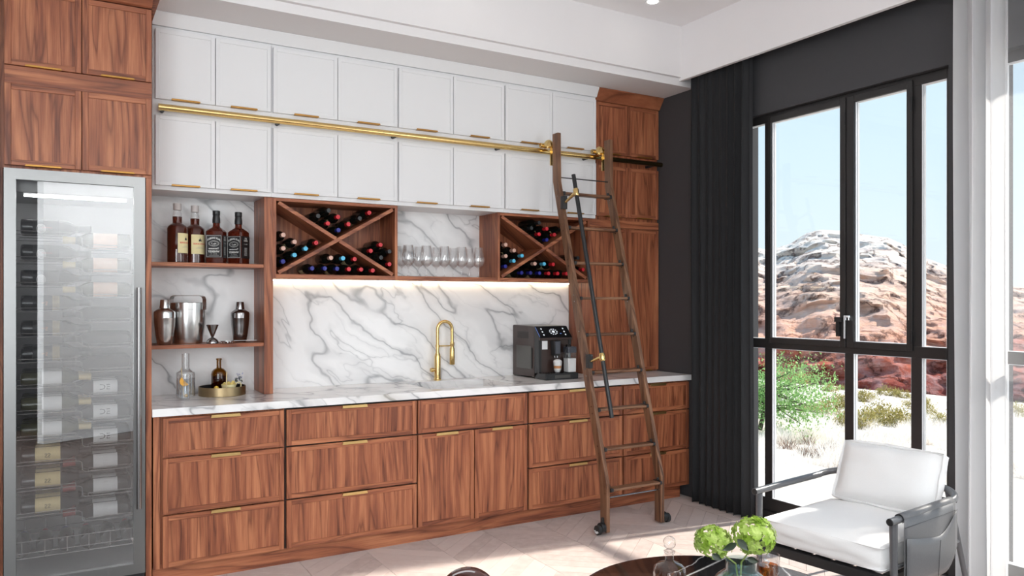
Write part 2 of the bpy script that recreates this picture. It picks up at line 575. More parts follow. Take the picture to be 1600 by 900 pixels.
def glass(name, tint=(1, 1, 1), base=0.03, edge=0.65, power=3.0, rough=0.0, refl=(1, 1, 1)):
    """clear thin glass: see-through with a reflection that grows towards the edge"""
    m, nt, out = new_mat(name)
    lw = N(nt, 'ShaderNodeLayerWeight', {'Blend': 0.5})
    pw = math_n(nt, 'POWER', lw.outputs['Facing'], power)
    fac = math_n(nt, 'ADD', math_n(nt, 'MULTIPLY', pw, edge), base, True)
    t = N(nt, 'ShaderNodeBsdfTransparent', {'Color': tint + (1,)})
    g = N(nt, 'ShaderNodeBsdfGlossy', {'Roughness': rough, 'Color': refl + (1,)})
    mx = N(nt, 'ShaderNodeMixShader', {0: fac, 1: t.outputs[0], 2: g.outputs[0]})
    nt.links.new(mx.outputs[0], out.inputs[0])
    return m


glass('window_glass', (0.99, 0.995, 0.99), 0.025, 0.5, 4.0)
glass('fridge_glass', (0.95, 0.95, 0.95), 0.25, 0.3, 3.0)
glass('drink_glass', (0.96, 0.96, 0.96), 0.05, 0.8, 2.6)
glass('thin_glass', (0.975, 0.975, 0.975), 0.09, 0.85, 2.2)
glass('teal_glass', (0.80, 0.90, 0.90), 0.06, 0.75, 2.2)
glass('amber_glass', (0.42, 0.25, 0.04), 0.05, 0.6, 2.4)
glass('whisky', (0.80, 0.42, 0.08), 0.05, 0.4, 2.5)
glass('ice', (0.90, 0.93, 0.95), 0.14, 0.6, 2.0)


def liquor(name, col):
    m, nt, out = new_mat(name)
    principled(nt, out, base=col, rough=0.04, trans=0.55, ior=1.36, spec=0.7)
    return m


liquor('liquor_brown', (0.14, 0.022, 0.010))


def emissive(name, col, s):
    m, nt, out = new_mat(name)
    e = N(nt, 'ShaderNodeEmission', {'Color': col + (1,), 'Strength': s})
    nt.links.new(e.outputs[0], out.inputs[0])
    return m


emissive('led_warm', (1.0, 0.84, 0.60), 9.0)
emissive('led_cool', (0.98, 0.99, 1.0), 22.0)
emissive('lamp_white', (1.0, 0.96, 0.90), 12.0)
emissive('screen_white', (0.9, 0.95, 1.0), 0.9)
emissive('screen_blue', (0.2, 0.35, 0.9), 0.7)

# sheer curtain: one layer lets most of the light through
m_, nt_, out_ = new_mat('sheer')
tr_ = N(nt_, 'ShaderNodeBsdfTransparent', {'Color': (1, 1, 1, 1)})
di_ = N(nt_, 'ShaderNodeBsdfDiffuse', {'Color': (0.86, 0.86, 0.88, 1)})
tl_ = N(nt_, 'ShaderNodeBsdfTranslucent', {'Color': (0.86, 0.86, 0.88, 1)})
a_ = N(nt_, 'ShaderNodeMixShader', {0: 0.5, 1: di_.outputs[0], 2: tl_.outputs[0]})
lw_ = N(nt_, 'ShaderNodeLayerWeight', {'Blend': 0.35})
fc_ = math_n(nt_, 'ADD', math_n(nt_, 'MULTIPLY', lw_.outputs['Facing'], 0.40), 0.16, True)
b_ = N(nt_, 'ShaderNodeMixShader', {0: fc_, 1: tr_.outputs[0], 2: a_.outputs[0]})
nt_.links.new(b_.outputs[0], out_.inputs[0])

# the same cloth where it is gathered double
m_, nt_, out_ = new_mat('sheer_gathered')
tr_ = N(nt_, 'ShaderNodeBsdfTransparent', {'Color': (1, 1, 1, 1)})
di_ = N(nt_, 'ShaderNodeBsdfDiffuse', {'Color': (0.93, 0.93, 0.94, 1)})
tl_ = N(nt_, 'ShaderNodeBsdfTranslucent', {'Color': (0.93, 0.93, 0.94, 1)})
a_ = N(nt_, 'ShaderNodeMixShader', {0: 0.5, 1: di_.outputs[0], 2: tl_.outputs[0]})
b_ = N(nt_, 'ShaderNodeMixShader', {0: 0.86, 1: tr_.outputs[0], 2: a_.outputs[0]})
nt_.links.new(b_.outputs[0], out_.inputs[0])

# pale floor boards, per-board tone
m_, nt_, out_ = new_mat('floor_oak')
v_ = coords(nt_, True, (1, 1, 1), (0, 0, 0))
sp_ = N(nt_, 'ShaderNodeSeparateXYZ', {0: v_})
cv_ = N(nt_, 'ShaderNodeCombineXYZ', {0: math_n(nt_, 'MULTIPLY', math_n(nt_, 'ADD', sp_.outputs[0], sp_.outputs[1]), 9.0),
                                      1: math_n(nt_, 'MULTIPLY', math_n(nt_, 'SUBTRACT', sp_.outputs[0], sp_.outputs[1]), 9.0), 2: 0.0})
nz_ = N(nt_, 'ShaderNodeTexNoise', {'Vector': cv_.outputs[0], 'Scale': 1.3, 'Detail': 5.0, 'Roughness': 0.6})
oi_ = nt_.nodes.new('ShaderNodeObjectInfo')
base_ = ramp(nt_, oi_.outputs['Random'], [(0.0, (0.50, 0.41, 0.38)), (1.0, (0.68, 0.57, 0.53))])
col_ = mix_c(nt_, ramp(nt_, nz_.outputs[0], [(0.35, (0, 0, 0)), (0.7, (0.6, 0.6, 0.6))]), base_, (0.70, 0.61, 0.57))
principled(nt_, out_, base=col_, rough=0.42, spec=0.35)

# ================================================================== SETTING
XW, XF = 4.11, 4.15           # window wall face, window frame face
YB = 4.985                    # back wall face

# ---- floor: chevron boards on a slab
fl = struct(MB().box(-3.4, 4.11, -3.2, 4.985, -0.12, -0.004).build('floor', MAT['floor_rear']), 'pale oak chevron floor running up to the cabinets')
CW, CDY, PITCH = 0.391, 0.33, 0.118


def plank_mesh(w, s):
    g = 0.0012
    y0, y1 = (0.0, CDY * w / CW) if s > 0 else (CDY * w / CW, 0.0)
    mb = MB()
    poly = [(g, y0 + g), (w - g, y1 + g), (w - g, y1 + PITCH - g), (g, y0 + PITCH - g)]
    mb.prism(poly, -0.004, 0.0, 'z')
    return mb.mesh('plank', MAT['floor_oak'])


pl_me = {1: plank_mesh(CW, 1), -1: plank_mesh(CW, -1)}
for k in range(-5, 5):
    x0 = 2.358 + CW * k
    s_ = 1 if k % 2 else -1
    me_ = pl_me[s_]
    if k == 4:
        me_ = plank_mesh(4.108 - x0, s_)
    ylo = max(1.0, (3.6 - 0.507 * (x0 + CW)) / 0.862)
    y = ylo - CDY
    y = math.floor(y / PITCH) * PITCH
    while y < 4.40:
        inst('plank', me_, fl, (x0, y, 0.0))
        y += PITCH

# ---- walls
struct(MB().box(-3.4, 4.30, 4.985, 5.10, -0.12, 3.62).build('wall_back', MAT['charcoal_paint']), 'charcoal wall behind the cabinet run')
wr = MB()
OPEN = [(2.389, 3.86, 0.0, 2.735), (0.69, 2.16, 0.0, 2.735), (-1.6, 0.40, 0.0, 2.735)]
ys = [4.985, 3.86, 2.389, 2.16, 0.69, 0.40, -1.6, -3.2]
for a, b in ((3.86, 4.985), (2.16, 2.389), (0.40, 0.69), (-3.2, -1.6)):
    wr.box(4.11, 4.30, a, b, -0.12, 3.62)
for a, b, z0, z1 in OPEN:
    wr.box(4.11, 4.30, a, b, z1, 3.62)
    wr.box(4.11, 4.30, a, b, -0.12, 0.0)
struct(wr.build('wall_right', MAT['charcoal_paint']), 'charcoal window wall on the right')
struct(MB().box(-3.55, -3.4, -3.2, 5.1, -0.12, 3.62).build('wall_left', MAT['white_paint']), 'plain wall at the far left of the room')
wv = MB()
wv.box(-0.75, 0.2, -1.95, -1.75, -0.12, 3.62)  # added pier, unseen: keeps the edge of the fridge door reflection dark
wv.box(-3.4, -2.9, -1.95, -1.75, -0.12, 3.62)
wv.box(-2.9, -0.75, -1.95, -1.75, 3.1, 3.62)
struct(wv.build('wall_rear', MAT['charcoal_paint']), 'unseen dark wall added around the fill opening behind the viewer')
# unseen white wall, added to reflect in the wine cabinet door and bounce fill
cd = Vector((0.867, -0.45, 0)).normalized()
cn = Vector((cd.y, -cd.x, 0))
p0 = Vector((-0.107, -0.62, 0))
p1 = p0 + cd * 4.83
wc = MB()
wc.prism([(p0.x, p0.y), (p1.x, p1.y), (p1.x + cn.x * 0.12, p1.y + cn.y * 0.12), (p0.x + cn.x * 0.12, p0.y + cn.y * 0.12)], 0.0, 3.49, 'z')
struct(wc.build('wall_reflector', MAT['rear_paint']), 'unseen white canted wall added behind the viewer as a reflector')

# ---- ceiling
struct(MB().box(-3.4, 3.99, -3.2, 4.32, 3.49, 3.62).build('ceiling', MAT['ceiling_white']), 'white recessed tray ceiling')
tr = MB()
tr.box(-3.4, 4.11, 4.31, 4.985, 3.06, 3.62)
struct(tr.build('trim_1', MAT['ceiling_paint']), 'lowered white soffit above the cabinets')
tr = MB()
tr.box(-3.4, 3.990, 4.285, 4.31, 3.115, 3.49)
tr.box(-3.4, 3.990, 4.279, 4.285, 3.115, 3.124)
struct(tr.build('trim_2', MAT['ceiling_paint']), 'white fascia of the tray ceiling above the cabinets')
tr = MB()
tr.box(3.966, 3.990, -3.2, 4.31, 3.093, 3.62)
tr.box(3.960, 3.966, -3.2, 4.285, 3.093, 3.120)
struct(tr.build('trim_3', MAT['ceiling_white']), 'white fascia hiding the curtain pocket along the windows')
struct(MB().box(3.99, 4.11, -3.2, 4.31, 3.56, 3.62).build('trim_4', MAT['ceiling_paint']), 'white lid of the curtain pocket')

for i, (x, y) in enumerate(((3.465, 4.02), (2.15, 4.02), (3.465, 2.3), (2.15, 2.3))):
    t = thing('ceiling_downlight', ['round recessed downlight near the corner of the tray ceiling', 'round recessed downlight above the sink run',
              'round recessed downlight above the armchair', 'round recessed downlight above the coffee table'][i], 'downlight', (x, y, 3.49), 'recessed ceiling downlights')
    MB().lathe([(0.036, -0.001), (0.05, -0.006), (0.052, -0.002), (0.052, 0.0)], 28, (x, y, 3.489)).build('ring', MAT['white_lacquer'], t, True)
    MB().lathe([(0.0005, -0.001), (0.037, -0.001)], 28, (x, y, 3.488)).build('lens', MAT['lamp_white'], t)


# ---- windows
def frame_strips(mb, y0, y1, z0, z1, oy0, oy1, oz0, oz1, xa, xb):
    """rectangular ring: outer y0..y1,z0..z1 around the opening"""
    mb.box(xa, xb, y0, oy0, z0, z1)
    mb.box(xa, xb, oy1, y1, z0, z1)
    mb.box(xa, xb, oy0, oy1, z0, oz0)
    mb.box(xa, xb, oy0, oy1, oz1, z1)


def make_window(name, label, ya, yb, panes, mull_up, mull_lo, sashes):
    w = thing(name, label, 'window', (XF, (ya + yb) / 2, 0))
    w['kind'] = 'structure'
    fr = MB()
    fr.box(XF, 4.20, ya, ya + 0.033, 0.0, 2.733)
    fr.box(XF, 4.20, yb - 0.033, yb, 0.0, 2.733)
    fr.box(XF, 4.20, ya + 0.033, yb - 0.033, 2.677, 2.733)
    fr.box(XF, 4.20, ya + 0.033, yb - 0.033, 0.06, 0.143)
    fr.build('window_frame', MAT['frame_dark'], w, bevel=0.003)
    MB().box(XF - 0.02, 4.21, ya, yb, 0.0, 0.058).build('window_sill', MAT['frame_dark'], w, bevel=0.004)
    MB().box(XF + 0.001, 4.19, ya + 0.033, yb - 0.033, 1.154, 1.217).build('transom', MAT['frame_dark'], w, bevel=0.003)
    for a, b in mull_up:
        MB().box(XF, 4.19, a, b, 1.217, 2.677).build('mullion', MAT['frame_dark'], w, bevel=0.002)
    for a, b in mull_lo:
        MB().box(XF, 4.19, a, b, 0.143, 1.154).build('mullion', MAT['frame_dark'], w, bevel=0.002)
    for (a, b, z0, z1) in panes:
        p = MB().box(4.166, 4.171, a, b, z0, z1).build('pane', MAT['window_glass'], w)
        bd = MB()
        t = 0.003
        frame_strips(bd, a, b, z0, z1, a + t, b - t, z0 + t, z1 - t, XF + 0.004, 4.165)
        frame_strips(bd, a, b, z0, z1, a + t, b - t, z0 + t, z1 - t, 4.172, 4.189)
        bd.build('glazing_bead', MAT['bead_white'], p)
    for (a, b, oa, ob) in sashes:
        sb = MB()
        frame_strips(sb, a, b, 1.190, 2.712, oa, ob, 1.228, 2.671, XF - 0.012, XF - 0.0005)
        s = sb.build('casement', MAT['frame_dark'], w, bevel=0.003)
        for z in (1.27, 2.58):
            MB().box(XF - 0.02, XF - 0.011, a - 0.004, a + 0.006, z - 0.04, z + 0.04).build('hinge', MAT['black_metal'], s, bevel=0.002)
    return w


w1 = make_window('window_1', 'tall dark framed window with a casement pair behind the armchair', 2.389, 3.86,
                 [(2.422, 2.563, 1.217, 2.677), (2.645, 2.979, 1.228, 2.671), (3.077, 3.609, 1.228, 2.671), (3.669, 3.827, 1.217, 2.677),
                  (2.422, 2.563, 0.143, 1.154), (2.624, 2.992, 0.143, 1.154), (3.050, 3.609, 0.143, 1.154), (3.669, 3.827, 0.143, 1.154)],
                 [(2.563, 2.645), (2.979, 3.077), (3.609, 3.669)], [(2.563, 2.624), (2.992, 3.050), (3.609, 3.669)],
                 [(2.611, 3.031, 2.645, 2.979), (3.037, 3.63, 3.077, 3.609)])
h = MB()
h.box(4.118, 4.138, 2.998, 3.016, 1.355, 1.385)
h.box(4.100, 4.118, 2.990, 3.024, 1.372, 1.386)
h.box(4.098, 4.108, 3.010, 3.022, 1.245, 1.386)
h.build('window_handle', MAT['chrome'], w1, bevel=0.002)
h = MB()
h.box(4.120, 4.138, 3.070, 3.092, 1.255, 1.375)
h.box(4.105, 4.122, 3.040, 3.092, 1.345, 1.375)
h.build('window_lock', MAT['black_metal'], w1, bevel=0.002)
w2 = make_window('window_2', 'tall dark framed window behind the sheer curtain', 0.69, 2.16,
                 [(1.92, 2.127, 1.217, 2.677), (1.47, 1.86, 1.217, 2.677), (0.98, 1.41, 1.217, 2.677), (0.723, 0.92, 1.217, 2.677),
                  (1.92, 2.127, 0.143, 1.154), (1.47, 1.86, 0.143, 1.154), (0.98, 1.41, 0.143, 1.154), (0.723, 0.92, 0.143, 1.154)],
                 [(1.86, 1.92), (1.41, 1.47), (0.92, 0.98)], [(1.86, 1.92), (1.41, 1.47), (0.92, 0.98)], [])
w3 = make_window('window_3', 'dark framed window outside the picture', -1.6, 0.40,
                 [(-1.567, -0.63, 0.143, 1.154), (-0.57, 0.367, 0.143, 1.154), (-1.567, -0.63, 1.217, 2.677), (-0.57, 0.367, 1.217, 2.677)],
                 [(-0.63, -0.57)], [(-0.63, -0.57)], [])

# ================================================================== CABINETS
WZ, WX = MAT['walnut_z'], MAT['walnut_x']


def shaker(name, parent, x0, x1, z0, z1, yf, mats, fw=0.027, th=0.020, rec=0.006, handle=None, hmat='brass_satin', part=True):
    """framed door or drawer front facing -y; handle: 'top' or 'bottom' edge pull"""
    mv, mh = mats
    fm = MB()
    fm.box(x0, x0 + fw, yf, yf + th, z0, z1, 0)
    fm.box(x1 - fw, x1, yf, yf + th, z0, z1, 0)
    fm.box(x0 + fw, x1 - fw, yf + 0.0002, yf + th, z0, z0 + fw, 1)
    fm.box(x0 + fw, x1 - fw, yf + 0.0002, yf + th, z1 - fw, z1, 1)
    d = fm.build(name, [mv, mh], parent, bevel=0.0012, seg=1)
    MB().box(x0 + fw, x1 - fw, yf + rec, yf + th - 0.001, z0 + fw, z1 - fw).build(name + '_panel', mv, d)
    if handle:
        cx = (x0 + x1) / 2
        hw = 0.0765
        hb = MB()
        if handle == 'top':
            hb.prism([(cx - hw, z1 - 0.013), (cx + hw, z1 - 0.013), (cx + hw - 0.004, z1 + 0.003), (cx - hw + 0.004, z1 + 0.003)], yf - 0.014, yf - 0.011, 'y')
            hb.box(cx - hw + 0.004, cx + hw - 0.004, yf - 0.012, yf + 0.014, z1 + 0.0005, z1 + 0.003)
        else:
            hb.prism([(cx - hw, z0 - 0.003), (cx + hw, z0 - 0.003), (cx + hw - 0.004, z0 + 0.006), (cx - hw + 0.004, z0 + 0.006)], yf - 0.014, yf - 0.011, 'y')
            hb.box(cx - hw + 0.004, cx + hw - 0.004, yf - 0.012, yf + 0.014, z0 - 0.003, z0 - 0.0005)
        hb.build('handle', MAT[hmat], d, bevel=0.0008, seg=1)
    return d


# ---- base cabinets
BX = [(0.474, 1.091), (1.105, 1.886), (1.896, 2.673), (2.688, 3.465), (3.479, 4.098)]
ED = [0.430, 1.098, 1.891, 2.6805, 3.472, 4.102]
blab = ['walnut three-drawer base cabinet next to the wine fridge', 'wide walnut three-drawer base cabinet left of the sink',
        'walnut sink cabinet with a false front over two doors', 'wide walnut three-drawer base cabinet below the coffee machine',
        'walnut three-drawer base cabinet at the dark wall end']
for i, (x0, x1) in enumerate(BX):
    t = thing('base_cabinet', blab[i], 'cabinet', ((x0 + x1) / 2, 4.66, 0.095), 'walnut base cabinets under the counter')
    bd = MB()
    e0, e1 = ED[i] + 0.0005, ED[i + 1] - 0.0005
    bd.box(e0, e0 + 0.018, 4.366, 4.97, 0.095, 0.878)
    bd.box(e1 - 0.018, e1, 4.366, 4.97, 0.095, 0.878)
    bd.box(e0 + 0.018, e1 - 0.018, 4.366, 4.97, 0.095, 0.113)
    bd.box(e0 + 0.018, e1 - 0.018, 4.95, 4.97, 0.113, 0.878)
    bd.box(e0 + 0.018, e1 - 0.018, 4.372, 4.392, 0.113, 0.878)
    bd.build('body', MAT['black_gap'] if 0 < i < 4 else MAT['walnut_z'], t)
    if i == 0:
        MB().box(0.430, 0.462, 4.352, 4.3655, 0.095, 0.878).build('filler_strip', WZ, t, bevel=0.001)
    if i == 2:
        shaker('false_front', t, x0, x1, 0.667, 0.868, 4.345, (WZ, WX))
        shaker('door', t, x0, 2.2785, 0.097, 0.659, 4.345, (WZ, WX), handle='top')
        shaker('door', t, 2.2845, x1, 0.097, 0.659, 4.345, (WZ, WX), handle='top')
    else:
        for z0, z1 in ((0.667, 0.868), (0.372, 0.659), (0.097, 0.364)):
            shaker('drawer', t, x0, x1, z0, z1, 4.345, (WZ, WX), handle='top')
tag(MB().box(0.43, 4.05, 4.392, 4.41, 0.0, 0.0945).build('plinth', WX, loc=(2.24, 4.40, 0)), 'dark walnut plinth board running under the base cabinets', 'plinth')

# ---- countertop with the sink cut-out, and the sink bowl
SKX0, SKX1, SKY0, SKY1 = 2.02, 2.62, 4.42, 4.86
ct = MB()
ct.box(0.4235, 4.104, 4.325, SKY0, 0.881, 0.921)
ct.box(0.4235, SKX0, SKY0, 4.966, 0.881, 0.921)
ct.box(SKX1, 4.104, SKY0, 4.966, 0.881, 0.921)
ct.box(SKX0, SKX1, SKY1, 4.966, 0.881, 0.921)
tag(ct.build('countertop', MAT['marble_white']), 'white veined marble countertop over the walnut base cabinets', 'countertop')
sk = MB()
r_ = 0.004
sk.box(SKX0 - 0.012, SKX0, SKY0 - 0.012, SKY1 + 0.012, 0.72, 0.8805)
sk.box(SKX1, SKX1 + 0.012, SKY0 - 0.012, SKY1 + 0.012, 0.72, 0.8805)
sk.box(SKX0, SKX1, SKY0 - 0.012, SKY0, 0.72, 0.8805)
sk.box(SKX0, SKX1, SKY1, SKY1 + 0.012, 0.72, 0.8805)
sk.box(SKX0 - 0.012, SKX1 + 0.012, SKY0 - 0.012, SKY1 + 0.012, 0.708, 0.72)
sko = sk.build('sink', MAT['marble_white'])
tag(sko, 'marble sink basin sunk into the counter below the brass tap', 'sink')
MB().lathe([(0.001, 0.722), (0.035, 0.722), (0.038, 0.7205)], 20, (2.32, 4.64, 0)).build('drain', MAT['brass'], sko, True)

# ---- marble backsplash
tag(MB().box(0.424, 3.433, 4.968, 4.984, 0.86, 2.10).build('backsplash', MAT['marble_white']), 'white marble backsplash with grey diagonal veins', 'backsplash')

# ---- white wall cabinets
WXs = [(0.471, 0.781, 0.785, 1.093), (1.107, 1.494, 1.498, 1.887), (1.898, 2.284, 2.288, 2.678), (2.688, 3.076, 3.080, 3.465)]
UE = [0.456, 1.100, 1.8925, 2.683, 3.474]
wlab = ['white four-door wall cabinet above the liquor shelves', 'white four-door wall cabinet above the left wine rack',
        'white four-door wall cabinet above the stemware', 'white four-door wall cabinet behind the ladder top']
WL = MAT['white_lacquer']
for i, xs in enumerate(WXs):
    t = thing('wall_cabinet', wlab[i], 'cabinet', ((UE[i] + UE[i + 1]) / 2, 4.80, 2.088), 'white wall cabinets in two rows of doors')
    MB().box(UE[i] + 0.0003, UE[i + 1] - 0.0003, 4.676, 4.966, 2.088, 2.99).build('body', WL, t, bevel=0.001)
    for a, b in ((xs[0], xs[1]), (xs[2], xs[3])):
        for z0, z1 in ((2.586, 2.970), (2.112, 2.496)):
            shaker('door', t, a, b, z0, z1, 4.655, (WL, WL), fw=0.022, rec=0.005, handle='bottom', hmat='bronze_handle')
cr = MB()
cr.prism([(4.676, 2.9905), (4.966, 2.9905), (4.966, 3.059), (4.628, 3.059), (4.628, 3.052), (4.66, 2.9905)], 0.456, 3.474, 'x')
tag(cr.build('white_cornice', WL), 'white sloping cornice between the wall cabinets and the soffit', 'cornice')


# ---- tall right cabinet standing on the counter
t = thing('tall_cabinet', 'tall walnut cabinet standing on the counter beside the dark wall', 'cabinet', (3.77, 4.83, 0.922))
bd = MB()
bd.box(3.434, 3.452, 4.712, 4.966, 0.922, 2.087)
bd.box(3.452, 3.486, 4.712, 4.73, 0.922, 2.087)
bd.box(3.475, 4.104, 4.712, 4.966, 2.089, 2.99)
bd.box(3.486, 4.104, 4.712, 4.966, 0.922, 2.087)
bd.box(3.434, 4.104, 4.694, 4.7118, 2.030, 2.087, 1)
bd.build('body', [WZ, WX], t, bevel=0.001)
MB().box(3.434, 3.488, 4.692, 4.7118, 0.922, 2.029).build('stile', WZ, t, bevel=0.001)
for a, b in ((3.490, 3.796), (3.800, 4.102)):
    shaker('door', t, a, b, 0.932, 2.026, 4.691, (WZ, WX), handle='bottom', hmat='bronze_handle')
    shaker('door', t, a, b, 2.112, 2.496, 4.691, (WZ, WX), handle='bottom', hmat='bronze_handle')
    shaker('door', t, a, b, 2.586, 2.970, 4.691, (WZ, WX), handle='bottom', hmat='bronze_handle')
cb = MB()
cb.prism([(4.712, 2.9905), (4.966, 2.9905), (4.966, 3.059), (4.630, 3.059), (4.630, 3.050), (4.682, 2.975), (4.690, 2.972), (4.690, 2.9905)], 3.475, 4.104, 'x')
cb.build('cornice', WX, t)

# ---- tall left cabinet housing the wine fridge
t = thing('fridge_housing', 'tall walnut cabinet around the glass wine fridge', 'cabinet', (0.105, 4.65, 0))
bd = MB()
bd.box(0.396, 0.4228, 4.352, 4.98, 0.0, 2.0985)
bd.box(-0.232, -0.214, 4.352, 4.98, 0.0, 2.0985)
bd.box(-0.232, 0.4228, 4.356, 4.98, 2.0995, 3.0)
bd.build('body', WZ, t, bevel=0.001)
MB().box(-0.208, 0.4228, 4.340, 4.3555, 2.499, 2.583).build('rail', WX, t, bevel=0.001)
for a, b in ((-0.208, 0.108), (0.112, 0.4215)):
    shaker('door', t, a, b, 2.114, 2.498, 4.335, (WZ, WX), handle='bottom', hmat='bronze_handle')
    shaker('door', t, a, b, 2.586, 2.955, 4.335, (WZ, WX), handle='bottom', hmat='bronze_handle')
cb = MB()
cb.prism([(4.36, 2.9605), (4.98, 3.0), (4.98, 3.059), (4.314, 3.059), (4.27, 3.059), (4.27, 3.045), (4.318, 2.965), (4.330, 2.958), (4.354, 2.958)], -0.232, 0.4228, 'x')
cb.xf(Matrix.Identity(4))
cb.build('cornice', WX, t)
MB().box(0.4229, 0.455, 4.27, 4.64, 3.0, 3.059).build('cornice_return', WX, t)
tag(MB().box(-0.30, -0.236, 4.30, 4.984, 0.0, 3.058).build('black_pier', MAT['black_gap']), 'narrow black panel at the left edge of the wine fridge cabinet', 'panel')

# ---- open shelving with divider
WYm = MAT['walnut_y']
t = thing('open_shelves', 'walnut open shelving with two shelves for bottles and bar tools', 'shelving', (0.75, 4.83, 0.922))
MB().box(1.062, 1.1135, 4.692, 4.966, 0.922, 2.087).build('divider', WZ, t, bevel=0.001)
MB().box(0.4235, 1.0615, 4.700, 4.966, 1.668, 1.690).build('shelf', WX, t, bevel=0.001)
MB().box(0.4235, 1.0615, 4.700, 4.966, 1.205, 1.226).build('shelf', WX, t, bevel=0.001)


# ---- X wine racks and the stemware shelf between them
def xrack(label, x0, x1):
    t = thing('wine_rack', label, 'wine rack', ((x0 + x1) / 2, 4.83, 1.608), 'X-shaped walnut wine racks')
    y0, y1, z0, z1, th = 4.692, 4.966, 1.608, 2.087, 0.018
    MB().box(x0, x0 + th, y0, y1, z0, z1).build('side', WZ, t, bevel=0.001)
    MB().box(x1 - th, x1, y0, y1, z0, z1).build('side', WZ, t, bevel=0.001)
    MB().box(x0 + th, x1 - th, y0, y1, z0, z0 + 0.026).build('bottom', WX, t, bevel=0.001)
    MB().box(x0 + th, x1 - th, y0, y1, z1 - th, z1).build('top', WX, t, bevel=0.001)
    MB().box(x0 + th, x1 - th, y1 - 0.008, y1 - 0.001, z0 + 0.026, z1 - th).build('back', WZ, t)
    xa, xb, za, zb = x0 + th, x1 - th, z0 + 0.026, z1 - th
    L = math.hypot(xb - xa, zb - za)
    ux, uz = (xb - xa) / L, (zb - za) / L
    hw = 0.011
    for s in (1, -1):
        dx, dz = uz * hw, ux * hw
        A = Vector((xa, 0, za if s > 0 else zb))
        B = Vector((xb, 0, zb if s > 0 else za))
        d = (B - A).normalized()
        n_ = Vector((-d.z, 0, d.x))
        A2, B2 = A + d * 0.016, B - d * 0.016
        mid = (A2 + B2) / 2
        segs = [(A2, B2)] if s > 0 else [(A2, mid - d * 0.011 / abs(2 * ux * uz)), (mid + d * 0.011 / abs(2 * ux * uz), B2)]
        for P, Q in segs:
            pm = MB()
            pm.prism([((P + n_ * hw).x, (P + n_ * hw).z), ((Q + n_ * hw).x, (Q + n_ * hw).z), ((Q - n_ * hw).x, (Q - n_ * hw).z), ((P - n_ * hw).x, (P - n_ * hw).z)], y0 + 0.001, y1 - 0.009, 'y')
            pm.build('cross_board', WX, t, bevel=0.001)
    return t


xrack('walnut X wine rack beside the open shelves', 1.114, 1.903)
xrack('walnut X wine rack partly behind the ladder', 2.646, 3.433)
tag(MB().box(1.9035, 2.6455, 4.692, 4.966, 1.608, 1.634).build('stemware_shelf', WX, loc=(2.27, 4.83, 1.608), bevel=0.001), 'walnut shelf board carrying the wine glasses between the racks', 'shelf')
tag(MB().box(1.118, 3.43, 4.940, 4.952, 1.6005, 1.6078).build('light_strip', MAT['led_warm'], loc=(2.27, 4.946, 1.60)), 'warm light strip under the wine racks', 'light strip')

# ================================================================== BOTTLES
BOT = [(0.0005, 0.004), (0.030, 0.0), (0.0355, 0.003), (0.0375, 0.012), (0.0375, 0.183), (0.036, 0.194), (0.030, 0.208), (0.020, 0.224), (0.0155, 0.236), (0.0142, 0.25),
       (0.0142, 0.284), (0.0158, 0.286), (0.0158, 0.296), (0.0140, 0.298), (0.0005, 0.298)]
CAP = [(0.0147, 0.240), (0.0149, 0.284), (0.0164, 0.286), (0.0164, 0.2975), (0.0152, 0.3), (0.0005, 0.3)]
bot_me = {k: MB().lathe(BOT, 20).mesh('wine_bottle', MAT[m], True) for k, m in (('dark', 'wine_glass_dark'), ('olive', 'wine_glass_olive'))}
cap_me = {k: MB().lathe(CAP, 16).mesh('capsule', MAT['cap_' + k], True) for k in ('red', 'blue', 'pink', 'cyan', 'black', 'gold', 'wine', 'silver')}


def sleeve(z0, z1, r=0.0379, a0=-165, a1=-15, seg=14):
    return MB().lathe([(r, z0), (r, z1)], seg, a0=math.radians(a0), a1=math.radians(a1))


def text_mesh(s, size, mat, mirror=True, bold=0.0):
    cu = bpy.data.curves.new('lettering', 'FONT')
    cu.body = s
    cu.size = size
    cu.align_x = 'CENTER'
    cu.align_y = 'CENTER'
    cu.offset = bold
    cu.resolution_u = 2
    ob = bpy.data.objects.new('lettering', cu)
    C.objects.link(ob)
    dg = bpy.context.evaluated_depsgraph_get()
    me = bpy.data.meshes.new_from_object(ob.evaluated_get(dg))
    bpy.data.objects.remove(ob)
    bpy.data.curves.remove(cu)
    if mirror:
        for v in me.vertices:
            v.co.x = -v.co.x
        me.flip_normals()
    me.materials.clear()
    me.materials.append(mat)
    return me


def wrap(me, r, cz, ang, rot=0.0):
    """bend a flat lettering mesh round a bottle axis (z); ang = facing angle"""
    for v in me.vertices:
        x, y = v.co.x, v.co.y
        if rot:
            x, y = x * math.cos(rot) - y * math.sin(rot), x * math.sin(rot) + y * math.cos(rot)
        a = ang + x / r
        v.co = (r * math.cos(a), r * math.sin(a), cz + y)
    return me


